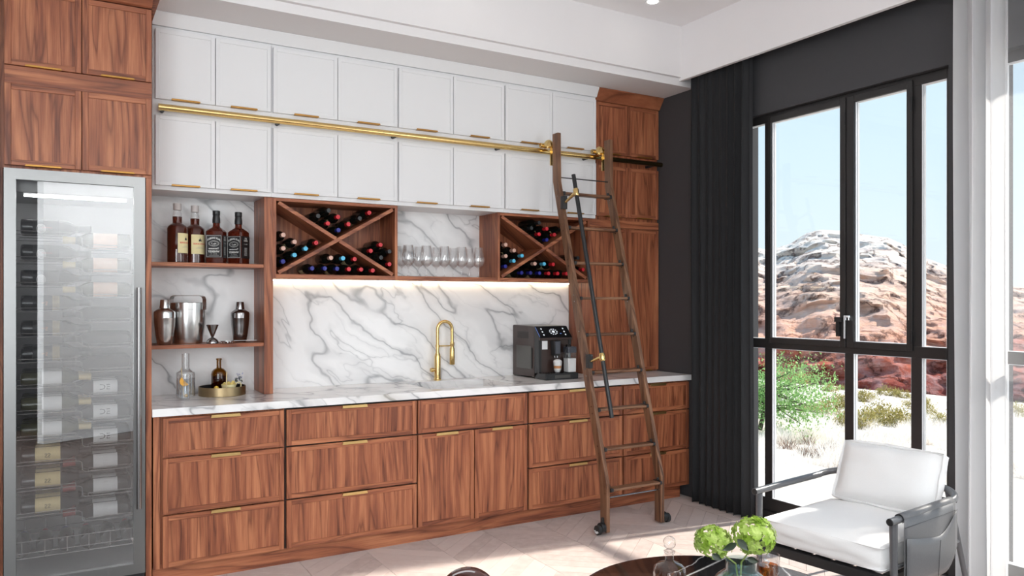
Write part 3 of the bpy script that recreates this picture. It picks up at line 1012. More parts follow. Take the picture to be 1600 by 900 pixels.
lab_me = {
    'cream': sleeve(0.060, 0.166).mesh('label', MAT['paper_cream']),
    'white': sleeve(0.060, 0.168).mesh('label', MAT['paper_white']),
    'whitel': sleeve(0.088, 0.172).mesh('label', MAT['paper_white']),
    'pink': sleeve(0.060, 0.168).mesh('label', MAT['paper_pink']),
    'band': sleeve(0.132, 0.162, 0.0379).mesh('label', MAT['cap_gold']),
    'black': sleeve(0.05, 0.16).mesh('label', MAT['paper_black']),
}
ring_mb = MB()
for rr_ in (0.024, 0.017, 0.010, 0.004):
    pts_ = []
    for k in range(24):
        a = 2 * PI * k / 24
        pts_.append((rr_ * math.cos(a), rr_ * 0.8 * math.sin(a)))
    o_ = len(ring_mb.v)
    vs_ = [(p[0], p[1], 0) for p in pts_] + [(p[0] * (1 - 0.0028 / rr_), p[1] * (1 - 0.0028 / rr_), 0) for p in pts_]
    ring_mb.add(vs_, [(k, (k + 1) % 24, 24 + (k + 1) % 24, 24 + k) for k in range(24)])
print_me = {
    'swirl': wrap(ring_mb.mesh('print', MAT['ink_white']), 0.0383, 0.085, math.radians(-75)),
    'squiggle': wrap(text_mesh('SS', 0.030, MAT['ink_black']), 0.0383, 0.112, math.radians(-90), -PI / 2),
    'dv': wrap(text_mesh('DE', 0.040, MAT['ink_black'], False), 0.0383, 0.118, math.radians(-85), -PI / 2),
    'lines': wrap(text_mesh('::::::\n::::::\n::::::\n::::::', 0.016, MAT['ink_grey']), 0.0383, 0.115, math.radians(-90), -PI / 2),
    'flame': wrap(text_mesh('~S', 0.026, MAT['ink_orange']), 0.0383, 0.10, math.radians(-90), -PI / 2),
    'redword': wrap(text_mesh('......', 0.034, MAT['ink_red']), 0.0383, 0.11, math.radians(-72), -PI / 2),
}


def wine_bottle(lab, loc, rot, glass_k='dark', cap='black', labels=(), prints=(), group=None, sc=1.0):
    b = inst('wine_bottle', bot_me[glass_k], None, loc, rot, (sc, sc, sc) if sc != 1 else None)
    tag(b, lab, 'bottle', group)
    inst('capsule', cap_me[cap], b)
    for l in labels:
        lo = inst('label', lab_me[l], b)
        for p in prints:
            inst('print', print_me[p], lo)
    return b


# ================================================================== WINE FRIDGE
t = thing('wine_fridge', 'stainless wine fridge with a glass door full of lying bottles', 'wine fridge', (0.09, 4.65, 0))
lb = MB()
lb.box(-0.209, -0.195, 4.352, 4.94, 0.10, 2.09)
lb.box(0.378, 0.391, 4.352, 4.94, 0.10, 2.09)
lb.box(-0.195, 0.378, 4.352, 4.94, 2.062, 2.09)
lb.box(-0.195, 0.378, 4.352, 4.94, 0.10, 0.13)
lb.box(-0.195, 0.378, 4.92, 4.94, 0.13, 2.062)
lb.build('cabinet_liner', MAT['fridge_liner'], t)
MB().box(-0.209, 0.391, 4.36, 4.94, 0.0, 0.097).build('base_grille', MAT['black_metal'], t)
MB().box(-0.19, 0.374, 4.40, 4.90, 1.995, 2.058).build('fan_housing', MAT['steel_frame'], t, bevel=0.004)
MB().box(-0.135, 0.315, 4.50, 4.512, 1.988, 1.9945).build('light_strip', MAT['led_cool'], t)
fd = MB()
for a in ((-0.209, -0.161, 0.101, 2.097), (0.338, 0.390, 0.101, 2.097), (-0.161, 0.338, 0.101, 0.152), (-0.161, 0.338, 2.046, 2.097)):
    fd.box(a[0], a[1], 4.320, 4.347, a[2], a[3])
dr = fd.build('door', MAT['steel_frame'], t)
MB().box(-0.1608, 0.3378, 4.334, 4.339, 0.1522, 2.0458).build('glass_pane', MAT['fridge_glass'], dr)
hb = MB()
hb.tube([(0.358, 4.282, 0.436), (0.358, 4.282, 1.54)], 0.0115, 14)
for z in (0.52, 1.455):
    hb.tube([(0.358, 4.285, z), (0.358, 4.3195, z)], 0.007, 8)
hb.build('handle', MAT['steel_dark'], dr, True)
rk = MB()
R0 = 0.002
for yy in (4.388, 4.86):
    rk.tube([(-0.192, yy, 0), (0.098, yy, 0), (0.112, yy, -0.008), (0.114, yy, -0.046), (0.126, yy, -0.056), (0.376, yy, -0.056)], R0, 6)
    rk.tube([(-0.166, yy, 0), (-0.166, yy, 0.016), (0.086, yy, 0.016), (0.086, yy, 0)], R0, 6)
    rk.tube([(0.140, yy, -0.056), (0.140, yy, -0.040), (0.358, yy, -0.040), (0.358, yy, -0.056)], R0, 6)
for xx, zz in ((-0.188, 0), (0.018, 0), (0.14, -0.0565), (0.372, -0.056)):
    rk.tube([(xx, 4.388, zz), (xx, 4.86, zz)], R0, 6)
rk_me = rk.mesh('wire_rack', MAT['chrome'], True)
ORD = ['top', 'second', 'third', 'fourth', 'fifth', 'sixth', 'seventh', 'eighth', 'ninth', 'tenth', 'eleventh', 'lowest']
for s_, xx in ((0, -0.194), (1, 0.368)):
    ub = MB()
    ub.box(xx, xx + 0.009, 4.372, 4.386, 0.35, 1.86)
    for k in range(12):
        ub.box(xx - 0.0 if s_ else xx + 0.009, xx + 0.012 if not s_ else xx - 0.006, 4.366, 4.384, 1.782 - 0.1233 * k - (0.056 if s_ else 0), 1.806 - 0.1233 * k - (0.056 if s_ else 0))
    ub.build('rack_support', MAT['fridge_liner'], t)
for k in range(12):
    zl = 1.833 - 0.1233 * k
    inst('wire_rack', rk_me, t, (-0.09, -4.65, zl - 0.0402))
    band = k // 3
    if band == 0:
        L = ('dark', 'black', ('black',), ('redword', 'swirl') if k < 2 else ('swirl',), 'black-labelled')
        Rr = ('olive', 'gold', ('pink',), (), 'pink-labelled')
    elif band == 1:
        L = ('dark', 'black', ('black', 'band'), ('flame',), 'gold-banded black')
        Rr = ('dark', 'black', (), (), 'unlabelled dark')
    elif band == 2:
        L = ('olive', 'gold', ('whitel',), (), 'plain white-labelled')
        Rr = ('dark', 'black', ('white',), ('dv',), 'large-lettered white-labelled')
    else:
        L = ('dark', 'black', ('cream',), ('squiggle',), 'cream-labelled')
        Rr = ('dark', 'wine', ('white',), ('lines',), 'white-labelled red-capped')
    nd = 2 if k < 5 else 3
    for j in range(nd):
        y = 4.432 + 0.098 * j
        dep = ['front', 'second-row', 'third-row'][j]
        wine_bottle('%s %s bottle on the left of the %s fridge rack' % (dep, L[4], ORD[k]), (-0.146, y, zl), (0, PI / 2, 0), L[0], L[1], L[2], L[3], 'bottles lying in the wine fridge')
        wine_bottle('%s %s bottle on the right of the %s fridge rack' % (dep, Rr[4], ORD[k]), (0.330, y, zl - 0.056), (0, -PI / 2, 0), Rr[0], Rr[1], Rr[2], Rr[3], 'bottles lying in the wine fridge')
bk = MB()
for yy in (4.385, 4.84):
    bk.tube([(-0.185, yy, 0.318), (0.37, yy, 0.318)], R0, 6)
    bk.tube([(-0.185, yy, 0.263), (0.37, yy, 0.263)], R0, 6)
    bk.tube([(-0.185, yy, 0.245), (-0.178, yy, 0.238), (0.363, yy, 0.238), (0.37, yy, 0.245)], R0, 6)
for i in range(6):
    x = -0.140 + 0.094 * i
    bk.tube([(x, 4.385, 0.318), (x, 4.385, 0.236), (x, 4.84, 0.236), (x, 4.84, 0.318)], 0.0026, 6)
for x in (-0.185, 0.37):
    for z in (0.318, 0.263):
        bk.tube([(x, 4.385, z), (x, 4.84, z)], R0, 6)
bk.build('wire_basket', MAT['chrome'], t, True)
for i in range(6):
    x = -0.140 + 0.093 * i
    wine_bottle('%s dark bottle lying base-out in the bottom wire basket' % ['leftmost', 'second', 'third', 'fourth', 'fifth', 'rightmost'][i],
                (x, 4.40, 0.2768), (-PI / 2, 0, 0), 'dark', ['blue', 'red', 'blue', 'red', 'black', 'red'][i], (), (), 'bottles in the fridge basket')


# ================================================================== BOTTLES IN THE X RACKS
def settle(p, x0, x1):
    """keep a bottle of radius 33 mm clear of the rack's boards"""
    xa, xb, za, zb, r = x0 + 0.018, x1 - 0.018, 1.634, 2.069, 0.0327
    L = math.hypot(xb - xa, zb - za)
    for _ in range(6):
        for s in (1, -1):
            nx, nz = -(zb - za) / L * s, (xb - xa) / L
            d = (p.x - xa) * nx + (p.z - (za if s > 0 else zb)) * nz
            if abs(d) < r + 0.0112:
                k = math.copysign(r + 0.0114, d) - d
                p.x += nx * k
                p.z += nz * k
        p.x = min(max(p.x, xa + r), xb - r)
        p.z = min(max(p.z, za + r), zb - r)
    return p


def rack_bottles(rows, cell, rackname, u0, v0, s):
    y_tip = 4.703
    for comp, lst in rows.items():
        n = len(lst)
        for i, (cx_, cy_, col) in enumerate(lst):
            p = settle(at_y(u0 + cx_ / s, v0 + cy_ / s, y_tip), *((1.114, 1.903) if rackname == 'left' else (2.646, 3.433)))
            cn_ = {'pink': 'pink-capped', 'cyan': 'sky-blue-capped', 'blue': 'deep-blue-capped', 'red': 'red-capped', 'black': 'black-capped'}[col]
            same = [j for j, q in enumerate(lst) if q[2] == col]
            if len(same) > 1:
                w = {0: 'first', 1: 'second', 2: 'third', 3: 'fourth'}[same.index(i)]
                lab = '%s %s bottle from the left in the %s of the %s rack' % (w, cn_, comp, rackname)
            else:
                lab = 'only %s bottle in the %s of the %s rack' % (cn_, comp, rackname)
            wine_bottle(lab, (p.x, y_tip + 0.252, p.z), (PI / 2, 0, 0), 'dark', col, ('cream',) if (i % 3 == 0) else (), (), 'bottles in the ' + rackname + ' X rack', 0.84)


def srt(l):
    return sorted(l, key=lambda q: (q[0], q[1]))


rack_bottles({'top cell': srt([(650, 130, 'black'), (535, 190, 'black'), (750, 200, 'red'), (640, 270, 'red'), (755, 342, 'blue'), (863, 278, 'red'), (985, 215, 'black'), (1088, 155, 'red')]),
              'left cell': srt([(158, 395, 'pink'), (280, 470, 'pink'), (158, 540, 'pink'), (400, 543, 'cyan'), (280, 612, 'cyan'), (155, 682, 'blue'), (513, 480, 'red')]),
              'right cell': srt([(1210, 502, 'red'), (1104, 567, 'red'), (1320, 575, 'black'), (1215, 640, 'black'), (1316, 712, 'red')]),
              'bottom cell': srt([(674, 643, 'pink'), (805, 647, 'cyan'), (932, 655, 'red'), (470, 757, 'blue'), (608, 757, 'blue'), (740, 761, 'blue'), (868, 765, 'red'), (1000, 769, 'red'), (1130, 772, 'red')])},
             None, 'left', 420, 310, 6.924)
rack_bottles({'top cell': srt([(770, 172, 'black'), (680, 236, 'black'), (860, 243, 'red'), (770, 306, 'red'), (950, 313, 'red'), (860, 373, 'blue'), (1045, 250, 'black')]),
              'left cell': srt([(380, 430, 'pink'), (478, 497, 'pink'), (380, 563, 'pink'), (573, 565, 'cyan'), (478, 628, 'cyan'), (380, 692, 'blue')]),
              'right cell': srt([(1225, 585, 'black'), (1150, 640, 'black'), (1310, 722, 'red')]),
              'bottom cell': srt([(722, 652, 'pink'), (830, 655, 'cyan'), (935, 660, 'red'), (565, 760, 'blue'), (670, 761, 'blue'), (775, 763, 'blue'), (882, 766, 'red'), (988, 768, 'red'), (1092, 770, 'red')])},
             None, 'right', 740, 325, 7.5)

# ================================================================== STEMWARE
GP = [(0.036, 0.0), (0.036, 0.0015), (0.012, 0.004), (0.0045, 0.010), (0.0035, 0.02), (0.0035, 0.055), (0.007, 0.066), (0.024, 0.076), (0.040, 0.092), (0.046, 0.112), (0.0445, 0.135),
      (0.038, 0.175), (0.032, 0.208), (0.0312, 0.208), (0.0371, 0.175), (0.0434, 0.135), (0.0448, 0.112), (0.0388, 0.094), (0.022, 0.079), (0.0005, 0.074)]
g_me = MB().lathe(GP, 28).mesh('wine_glass', MAT['thin_glass'], True)
nm = ['leftmost', 'second', 'third', 'fourth', 'rightmost']
for row, (Y, us) in enumerate(((4.765, (638, 666, 694, 721, 747.3)), (4.885, (627.5, 654, 681.5, 708, 733.5)))):
    for i, u in enumerate(us):
        p = at_y(u, 420, Y)
        tag(inst('wine_glass', g_me, None, (p.x, Y, 1.6345)), '%s stemmed wine glass in the %s row on the walnut shelf' % (nm[i], ('front', 'back')[row]), 'wine glass', 'stemmed glasses between the racks')


# ================================================================== LIQUOR BOTTLES
def put(name, me, parent, loc=(0, 0, 0), rot=(0, 0, 0)):
    return inst(name, me, parent, loc, rot)


RB = [(0.0005, 0.004), (0.050, 0.0), (0.0555, 0.004), (0.0555, 0.195), (0.051, 0.207), (0.038, 0.219), (0.027, 0.225), (0.0255, 0.232), (0.0268, 0.258), (0.024, 0.28), (0.0185, 0.298), (0.0185, 0.302)]
rb_me = MB().lathe(RB, 32).mesh('glass', MAT['drink_glass'], True)
rl_me = MB().lathe([(0.0005, 0.006), (0.048, 0.003), (0.0535, 0.007), (0.0535, 0.194), (0.049, 0.205), (0.036, 0.217), (0.0255, 0.223), (0.024, 0.232), (0.0252, 0.258), (0.0245, 0.262), (0.0005, 0.262)], 32).mesh('liquor', MAT['liquor_brown'], True)
rc_me = MB().lathe([(0.0185, 0.299), (0.0218, 0.3), (0.0222, 0.336), (0.0212, 0.338), (0.0005, 0.338)], 28).mesh('cap', MAT['cap_silver'], True)
for i, (u, Y, a0, lb) in enumerate(((277, 4.775, -94, 'round whisky bottle with a yellow label nearest the wine fridge'), (304.5, 4.84, -118, 'round whisky bottle with a yellow label beside the square black-labelled ones'))):
    p = at_y(u, 400, Y)
    t = thing('whisky_bottle', lb, 'bottle', (p.x, Y, 1.6905), 'round whisky bottles')
    put('glass', rb_me, t)
    put('liquor', rl_me, t)
    put('cap', rc_me, t)
    la = MB().lathe([(0.0559, 0.054), (0.0559, 0.166)], 18, a0=math.radians(a0), a1=math.radians(a0 + 98))
    lo = inst('label', la.mesh('label', MAT['paper_yellow']), t)
    am = math.radians(a0 + 50)
    put('crest', wrap(MB().prism([(-0.008, -0.008), (0.008, -0.008), (0.008, 0.004), (0.003, 0.004), (0.0, 0.016), (-0.003, 0.004), (-0.008, 0.004)], 0, 0.0001, 'z').mesh('crest', MAT['ink_black']), 0.0563, 0.134, am), lo)
    put('lettering', wrap(text_mesh('WHITE HORSE', 0.0118, MAT['ink_red'], True, 0.0004), 0.0563, 0.112, am), lo)
    put('lettering', wrap(text_mesh('FINE OLD\nSCOTCH WHISKY', 0.0062, MAT['ink_grey']), 0.0563, 0.090, am), lo)

SW = 0.0475


def rsq(w, z, ch=0.010):
    return [(-w + ch, -w, z), (w - ch, -w, z), (w, -w + ch, z), (w, w - ch, z), (w - ch, w, z), (-w + ch, w, z), (-w, w - ch, z), (-w, -w + ch, z)]


def octloft(secs):
    mb = MB()
    vs_ = []
    for w, z, ch in secs:
        vs_ += rsq(w, z, ch)
    n = len(secs)
    fs_ = [tuple(range(8))[::-1], tuple(range(8 * (n - 1), 8 * n))]
    for j in range(n - 1):
        fs_ += [(j * 8 + k, j * 8 + (k + 1) % 8, (j + 1) * 8 + (k + 1) % 8, (j + 1) * 8 + k) for k in range(8)]
    return mb.add(vs_, fs_)


sq_glass = octloft([(SW - 0.003, 0.0, 0.01), (SW, 0.004, 0.010), (SW, 0.187, 0.010), (SW - 0.006, 0.196, 0.012), (0.024, 0.212, 0.012)]).mesh('glass', MAT['liquor_brown'])
sq_neck = MB().lathe([(0.024, 0.2105), (0.0205, 0.216), (0.019, 0.226), (0.0205, 0.248), (0.019, 0.252)], 24).mesh('neck', MAT['liquor_brown'], True)
sq_cap = MB().lathe([(0.0195, 0.236), (0.0222, 0.238), (0.0222, 0.256), (0.0195, 0.278), (0.0190, 0.281), (0.0205, 0.283), (0.0208, 0.306), (0.0198, 0.309), (0.0005, 0.309)], 24).mesh('cap', MAT['black_plastic'], True)
sq_lab = MB().box(-SW + 0.003, SW - 0.003, -SW - 0.0006, -SW - 0.0001, 0.034, 0.165).box(SW + 0.0001, SW + 0.0006, -SW + 0.006, SW - 0.006, 0.034, 0.165).mesh('label', MAT['paper_black'])
bdm = MB()
for (x0, x1, z0, z1) in ((-0.042, 0.042, 0.160, 0.1615), (-0.042, 0.042, 0.037, 0.0385), (-0.042, -0.0405, 0.0385, 0.160), (0.0405, 0.042, 0.0385, 0.160)):
    bdm.box(x0, x1, -SW - 0.001, -SW - 0.0007, z0, z1)
sq_border = bdm.mesh('label_border', MAT['ink_white'])


def face_text(s, size, x, z, bold=0.0, face='front', squash=1.0, arch=0.0):
    me = text_mesh(s, size, MAT['ink_white'], True, bold)
    for v in me.vertices:
        tx, ty = v.co.x * squash, v.co.y
        if arch:
            ty -= arch * (tx / 0.035) ** 2
        v.co = (x + tx, -SW - 0.0011, z + ty) if face == 'front' else (SW + 0.0011, x + tx, z + ty)
    return me


sq_txt = [face_text("JACK DANIEL'S", 0.0140, 0, 0.147, 0.0006, arch=0.012, squash=0.78), face_text('OLD', 0.006, 0, 0.130), face_text('No.7', 0.014, 0, 0.113, 0.0003), face_text('BRAND', 0.005, 0, 0.101),
          face_text('Tennessee', 0.0135, 0, 0.086, 0.0004), face_text('WHISKEY', 0.0150, 0, 0.068, 0.0006), face_text('40% VOL   70cl', 0.006, 0, 0.054), face_text('DISTILLED AND BOTTLED BY', 0.0042, 0, 0.046),
          face_text("JACK\nDANIEL'S", 0.013, 0, 0.145, 0.0003, 'side', 0.75), face_text('OLD No.7', 0.008, 0, 0.118, 0, 'side'),
          face_text('|||||||||||\n|||||||||||\n|||||||||||\n|||||||||||\n|||||||||||', 0.010, 0, 0.075, 0, 'side', 1.0)]
ovm = MB()
for ro, ri in ((0.030, 0.0285), (0.024, 0.023)):
    vs_ = []
    for k in range(28):
        a = 2 * PI * k / 28
        vs_.append((ro * math.cos(a), -SW - 0.0011, 0.115 + ro * 0.55 * math.sin(a)))
    for k in range(28):
        a = 2 * PI * k / 28
        vs_.append((ri * math.cos(a), -SW - 0.0011, 0.115 + ri * 0.54 * math.sin(a)))
    ovm.add(vs_, [(k, (k + 1) % 28, 28 + (k + 1) % 28, 28 + k) for k in range(28)])
sq_oval = ovm.mesh('label_border', MAT['ink_white'])
for i, (u, Y, rz, lb) in enumerate(((338.0, 4.785, -26, 'square whiskey bottle with black label, left of the two'), (372.5, 4.80, -43, 'square whiskey bottle with black label turned to show two sides, by the divider'))):
    p = at_y(u, 400, Y)
    t = thing('whiskey_bottle', lb, 'bottle', (p.x, Y, 1.6905), 'square whiskey bottles', math.radians(rz))
    put('glass', sq_glass, t)
    put('neck', sq_neck, t)
    put('cap', sq_cap, t)
    lo = put('label', sq_lab, t)
    put('label_border', sq_border, lo)
    put('label_border', sq_oval, lo)
    for me_ in sq_txt:
        put('lettering', me_, lo)

# ================================================================== BAR TOOLS
SH = [(0.0005, 0.001), (0.036, 0.0), (0.039, 0.003), (0.047, 0.05), (0.054, 0.11), (0.057, 0.150), (0.0572, 0.1505), (0.0565, 0.151), (0.0568, 0.182), (0.055, 0.188), (0.040, 0.199), (0.029, 0.206)]
SC = [(0.0275, 0.2055), (0.0275, 0.208), (0.0235, 0.250), (0.0215, 0.2535), (0.0005, 0.2535)]
sh_b = MB().lathe(SH, 36).mesh('shaker_body', MAT['steel'], True)
sh_c = MB().lathe(SC, 28).mesh('shaker_cap', MAT['steel'], True)
sh_bd = MB().lathe(SH, 36).mesh('shaker_body', MAT['steel_dark'], True)
sh_cd = MB().lathe(SC, 28).mesh('shaker_cap', MAT['steel_dark'], True)
for u, Y, sc_, mb_, mc_, lb in ((257.3, 4.757, 1.0, sh_b, sh_c, 'brushed steel cocktail shaker in front of the ice bucket'), (375, 4.885, 0.95, sh_bd, sh_cd, 'dark steel cocktail shaker by the shelf divider')):
    p = at_y(u, 500, Y)
    t = thing('cocktail_shaker', lb, 'shaker', (p.x, Y, 1.2265), 'cocktail shakers')
    t.scale = (sc_, sc_, sc_)
    put('body', mb_, t)
    put('cap', mc_, t)
p = at_y(293.5, 500, 4.856)
t = thing('ice_bucket', 'round brushed steel ice bucket with strap handle', 'ice bucket', (p.x, 4.856, 1.2265))
inst('body', MB().lathe([(0.0005, 0.001), (0.074, 0.0), (0.079, 0.004), (0.088, 0.05), (0.096, 0.10), (0.0995, 0.15), (0.0995, 0.197)], 44).mesh('body', MAT['steel'], True), t)
inst('lid', MB().lathe([(0.0995, 0.1975), (0.103, 0.198), (0.103, 0.236), (0.101, 0.238), (0.0005, 0.238)], 44).mesh('lid', MAT['steel'], True), t)
hb = MB()
pth = [(0.1055, 0.196), (0.1055, 0.256), (0.099, 0.270), (0.086, 0.276), (-0.086, 0.276), (-0.099, 0.270), (-0.1055, 0.256), (-0.1055, 0.196)]
for a, b in zip(pth[:-1], pth[1:]):
    hw = 0.017
    d = Vector((b[0] - a[0], 0, b[1] - a[1])).normalized()
    n_ = Vector((-d.z, 0, d.x)) * -0.0026
    P = [Vector((a[0], -hw, a[1])), Vector((a[0], hw, a[1])), Vector((b[0], hw, b[1])), Vector((b[0], -hw, b[1]))]
    vs_ = P + [q + n_ for q in P]
    hb.add(vs_, [(0, 1, 2, 3), (7, 6, 5, 4), (0, 4, 5, 1), (1, 5, 6, 2), (2, 6, 7, 3), (3, 7, 4, 0)])
ho = inst('handle', hb.mesh('handle', MAT['steel']), t)
ho.rotation_euler = (0, 0, math.radians(-42))
p = at_y(332, 500, 4.765)
tag(inst('jigger', MB().lathe([(0.0335, 0.0), (0.034, 0.003), (0.032, 0.014), (0.024, 0.025), (0.010, 0.033), (0.0065, 0.037), (0.010, 0.045), (0.034, 0.107), (0.0332, 0.108), (0.0095, 0.047), (0.0005, 0.043)], 28).mesh('jigger', MAT['steel_dark'], True),
         None, (p.x, 4.765, 1.2265)), 'small double-ended steel jigger on the lower shelf', 'jigger')
p = at_y(355.5, 500, 4.755)
t = thing('cocktail_strainer', 'flat steel cocktail strainer lying before the dark shaker', 'strainer', (p.x, 4.755, 1.2265))
inst('plate', MB().lathe([(0.0005, 0.012), (0.040, 0.012), (0.040, 0.014), (0.0005, 0.014)], 28).mesh('plate', MAT['steel'], True), t)
cm = MB()
for k in range(5):
    cm.tube([((0.034 + 0.003 * math.sin(12 * a)) * math.cos(a), (0.034 + 0.003 * math.sin(12 * a)) * math.sin(a), 0.0025 + 0.0021 * k) for a in [2 * PI * q / 48 for q in range(48)]], 0.0011, 5, closed=True)
inst('spring', cm.mesh('spring', MAT['chrome'], True), t)
inst('handle', MB().box(0.036, 0.165, -0.006, 0.006, 0.0125, 0.0145).mesh('handle', MAT['steel']), t)

# ================================================================== ON THE COUNTER, LEFT
ZC = 0.9215
CP = [(0.0005, 0.006), (0.046, 0.0), (0.0515, 0.004), (0.052, 0.02), (0.052, 0.135), (0.048, 0.146), (0.030, 0.156), (0.0225, 0.163), (0.0215, 0.172), (0.0215, 0.252), (0.0205, 0.252), (0.0205, 0.170), (0.029, 0.154), (0.047, 0.143), (0.050, 0.134), (0.050, 0.012), (0.0005, 0.010)]
t = thing('carafe', 'clear glass bottle carafe with a tall neck on the counter', 'carafe', (0.641, 4.775, ZC))
inst('glass', MB().lathe(CP, 36).mesh('glass', MAT['drink_glass'], True), t)
inst('water', MB().lathe([(0.0005, 0.0125), (0.0495, 0.0125), (0.0495, 0.112), (0.0005, 0.112)], 32).mesh('water', MAT['ice'], True), t)
t = thing('cocktail_glass', 'tall cocktail glass with an orange slice before the carafe', 'glass', (0.622, 4.665, ZC))
inst('glass', MB().lathe([(0.0005, 0.004), (0.027, 0.0), (0.0285, 0.003), (0.0310, 0.140), (0.0300, 0.140), (0.0272, 0.010), (0.0005, 0.010)], 28).mesh('glass', MAT['drink_glass'], True), t)
inst('drink', MB().lathe([(0.0005, 0.011), (0.0268, 0.011), (0.0292, 0.118), (0.0005, 0.118)], 24).mesh('drink', MAT['ice'], True), t)
osl = MB().lathe([(0.0005, -0.003), (0.026, -0.003), (0.027, 0.0), (0.026, 0.003), (0.0005, 0.003)], 20, a0=math.radians(-200), a1=math.radians(-10))
osl.xf(Matrix.Translation((-0.003, -0.024, 0.105)) @ Matrix.Rotation(math.radians(35), 4, 'Y') @ Matrix.Rotation(math.radians(90), 4, 'X') @ Matrix.Scale(1.0, 4))
inst('orange_slice', osl.mesh('orange_slice', MAT['orange_slice'], True), t)
inst('stirrer', MB().tube([(-0.006, 0.0, 0.012), (-0.018, -0.004, 0.178)], 0.0022, 8).mesh('stirrer', MAT['bamboo'], True), t)
inst('cherry', MB().lathe([(0.011 * math.sin(PI * k / 10) + 0.0003, 0.0235 - 0.011 * math.cos(PI * k / 10)) for k in range(11)], 18, (0.004, -0.016, 0)).mesh('cherry', MAT['brass_satin'], True), t)
t = thing('round_tray', 'round brass tray with a raised rim on the counter', 'tray', (0.845, 4.80, ZC))
inst('tray', MB().lathe([(0.0005, 0.0), (0.129, 0.0), (0.131, 0.002), (0.131, 0.052), (0.128, 0.052), (0.128, 0.006), (0.0005, 0.006)], 56).mesh('tray', MAT['tray_brass'], True), t)
inst('lining', MB().lathe([(0.0005, 0.0062), (0.1275, 0.0062), (0.1277, 0.05)], 56).mesh('lining', MAT['black_gap'], True), t)
ZT = ZC + 0.0066
t = thing('amber_bottle', 'amber apothecary bottle standing in the brass tray', 'bottle', (0.8366, 4.86, ZT))
inst('glass', MB().lathe([(0.0005, 0.003), (0.040, 0.0), (0.043, 0.004), (0.0435, 0.112), (0.040, 0.128), (0.028, 0.140), (0.0155, 0.146), (0.0135, 0.152), (0.0135, 0.193), (0.0165, 0.195), (0.0165, 0.203), (0.0125, 0.204)], 32).mesh('glass', MAT['amber_glass'], True), t)
inst('contents', MB().lathe([(0.0005, 0.004), (0.041, 0.004), (0.0415, 0.100), (0.0005, 0.100)], 28).mesh('contents', MAT['liquor_brown'], True), t)
t = thing('garnish_bowl', 'small gilded bowl of lemon wedges in the brass tray', 'bowl', (0.872, 4.745, ZT))
inst('bowl', MB().lathe([(0.0005, 0.003), (0.016, 0.0), (0.02, 0.004), (0.034, 0.03), (0.042, 0.055), (0.0425, 0.059), (0.040, 0.0585), (0.031, 0.032), (0.0005, 0.010)], 32).mesh('bowl', MAT['paper_yellow'], True), t)
inst('handle', MB().tube([(0.038 + 0.002 + 0.016 * (1 - math.cos(a)) * 0.9, 0, 0.05 + 0.018 * math.sin(a)) for a in [PI * 0.05 + PI * 1.5 * q / 14 for q in range(15)]], 0.003, 8).mesh('handle', MAT['paper_yellow'], True), t)
for k, (x, y, r_, s_) in enumerate(((-0.026, -0.012, 25, 0.9), (0.0, 0.008, 100, 1.0), (0.022, -0.010, 150, 1.15))):
    w = MB().prism([(0, 0.03)] + [(0.026 * math.sin(a), 0.03 - 0.03 * math.cos(a)) for a in [-1.0 + 2.0 * q / 8 for q in range(9)]], -0.006, 0.006, 'y')
    w.xf(Matrix.Translation((x, y, 0.045)) @ Matrix.Rotation(math.radians(r_ - 90), 4, 'Z') @ Matrix.Scale(s_, 4))
    tag(inst('lemon_wedge', w.mesh('lemon_wedge', MAT['lemon_flesh']), None, (0.872, 4.745, ZT)), ['left lemon wedge in the small gilded bowl', 'middle lemon wedge in the small gilded bowl', 'tall right lemon wedge in the small gilded bowl'][k], 'lemon', 'lemon wedges in the bowl')
tag(MB().tube([(0.848, 4.7, ZT + 0.012), (0.852, 4.7, ZT + 0.135)], 0.0028, 8).build('cocktail_pick', MAT['bamboo'], smooth=True, loc=(0.848, 4.7, ZT + 0.012)), 'pale wooden pick leaning by the lemon bowl', 'pick')
tag(inst('citrus_piece', MB().lathe([(0.013 * math.sin(PI * k / 8) + 0.0003, 0.013 - 0.013 * math.cos(PI * k / 8)) for k in range(9)], 14).mesh('citrus_piece', MAT['lemon'], True), None, (0.800, 4.728, ZT + 0.028)),
    'small yellow citrus piece left of the lemon bowl', 'citrus')
tag(inst('garnish_dish', MB().lathe([(0.0005, 0.002), (0.022, 0.0), (0.034, 0.022), (0.036, 0.028), (0.034, 0.028), (0.020, 0.006), (0.0005, 0.006)], 28).mesh('garnish_dish', MAT['paper_yellow'], True), None, (0.800, 4.728, ZT)),
    'small shallow dish under the citrus piece in the tray', 'dish')
t = thing('flower_glass', 'small glass with lilac flowers at the back of the tray', 'flowers', (0.930, 4.842, ZT))
inst('glass', MB().lathe([(0.0005, 0.002), (0.019, 0.0), (0.022, 0.05), (0.021, 0.05), (0.018, 0.005), (0.0005, 0.005)], 20).mesh('glass', MAT['drink_glass'], True), t)
random.seed(3)
lf, ft = MB(), MB()
for k in range(26):
    a, rr, z = random.uniform(0, 2 * PI), random.uniform(0, 0.03), random.uniform(0.05, 0.085)
    c_ = Vector((rr * math.cos(a) + 0.008, rr * math.sin(a), z))
    M = Matrix.Translation(c_) @ Matrix.Rotation(random.uniform(0, 6), 4, 'Z') @ Matrix.Rotation(random.uniform(0, 1.6), 4, 'X')
    lf.add([M @ Vector(q) for q in ((-0.004, 0, 0), (0.0, 0.012, 0.002), (0.004, 0, 0), (0, -0.012, 0.002))], [(0, 1, 2, 3)])
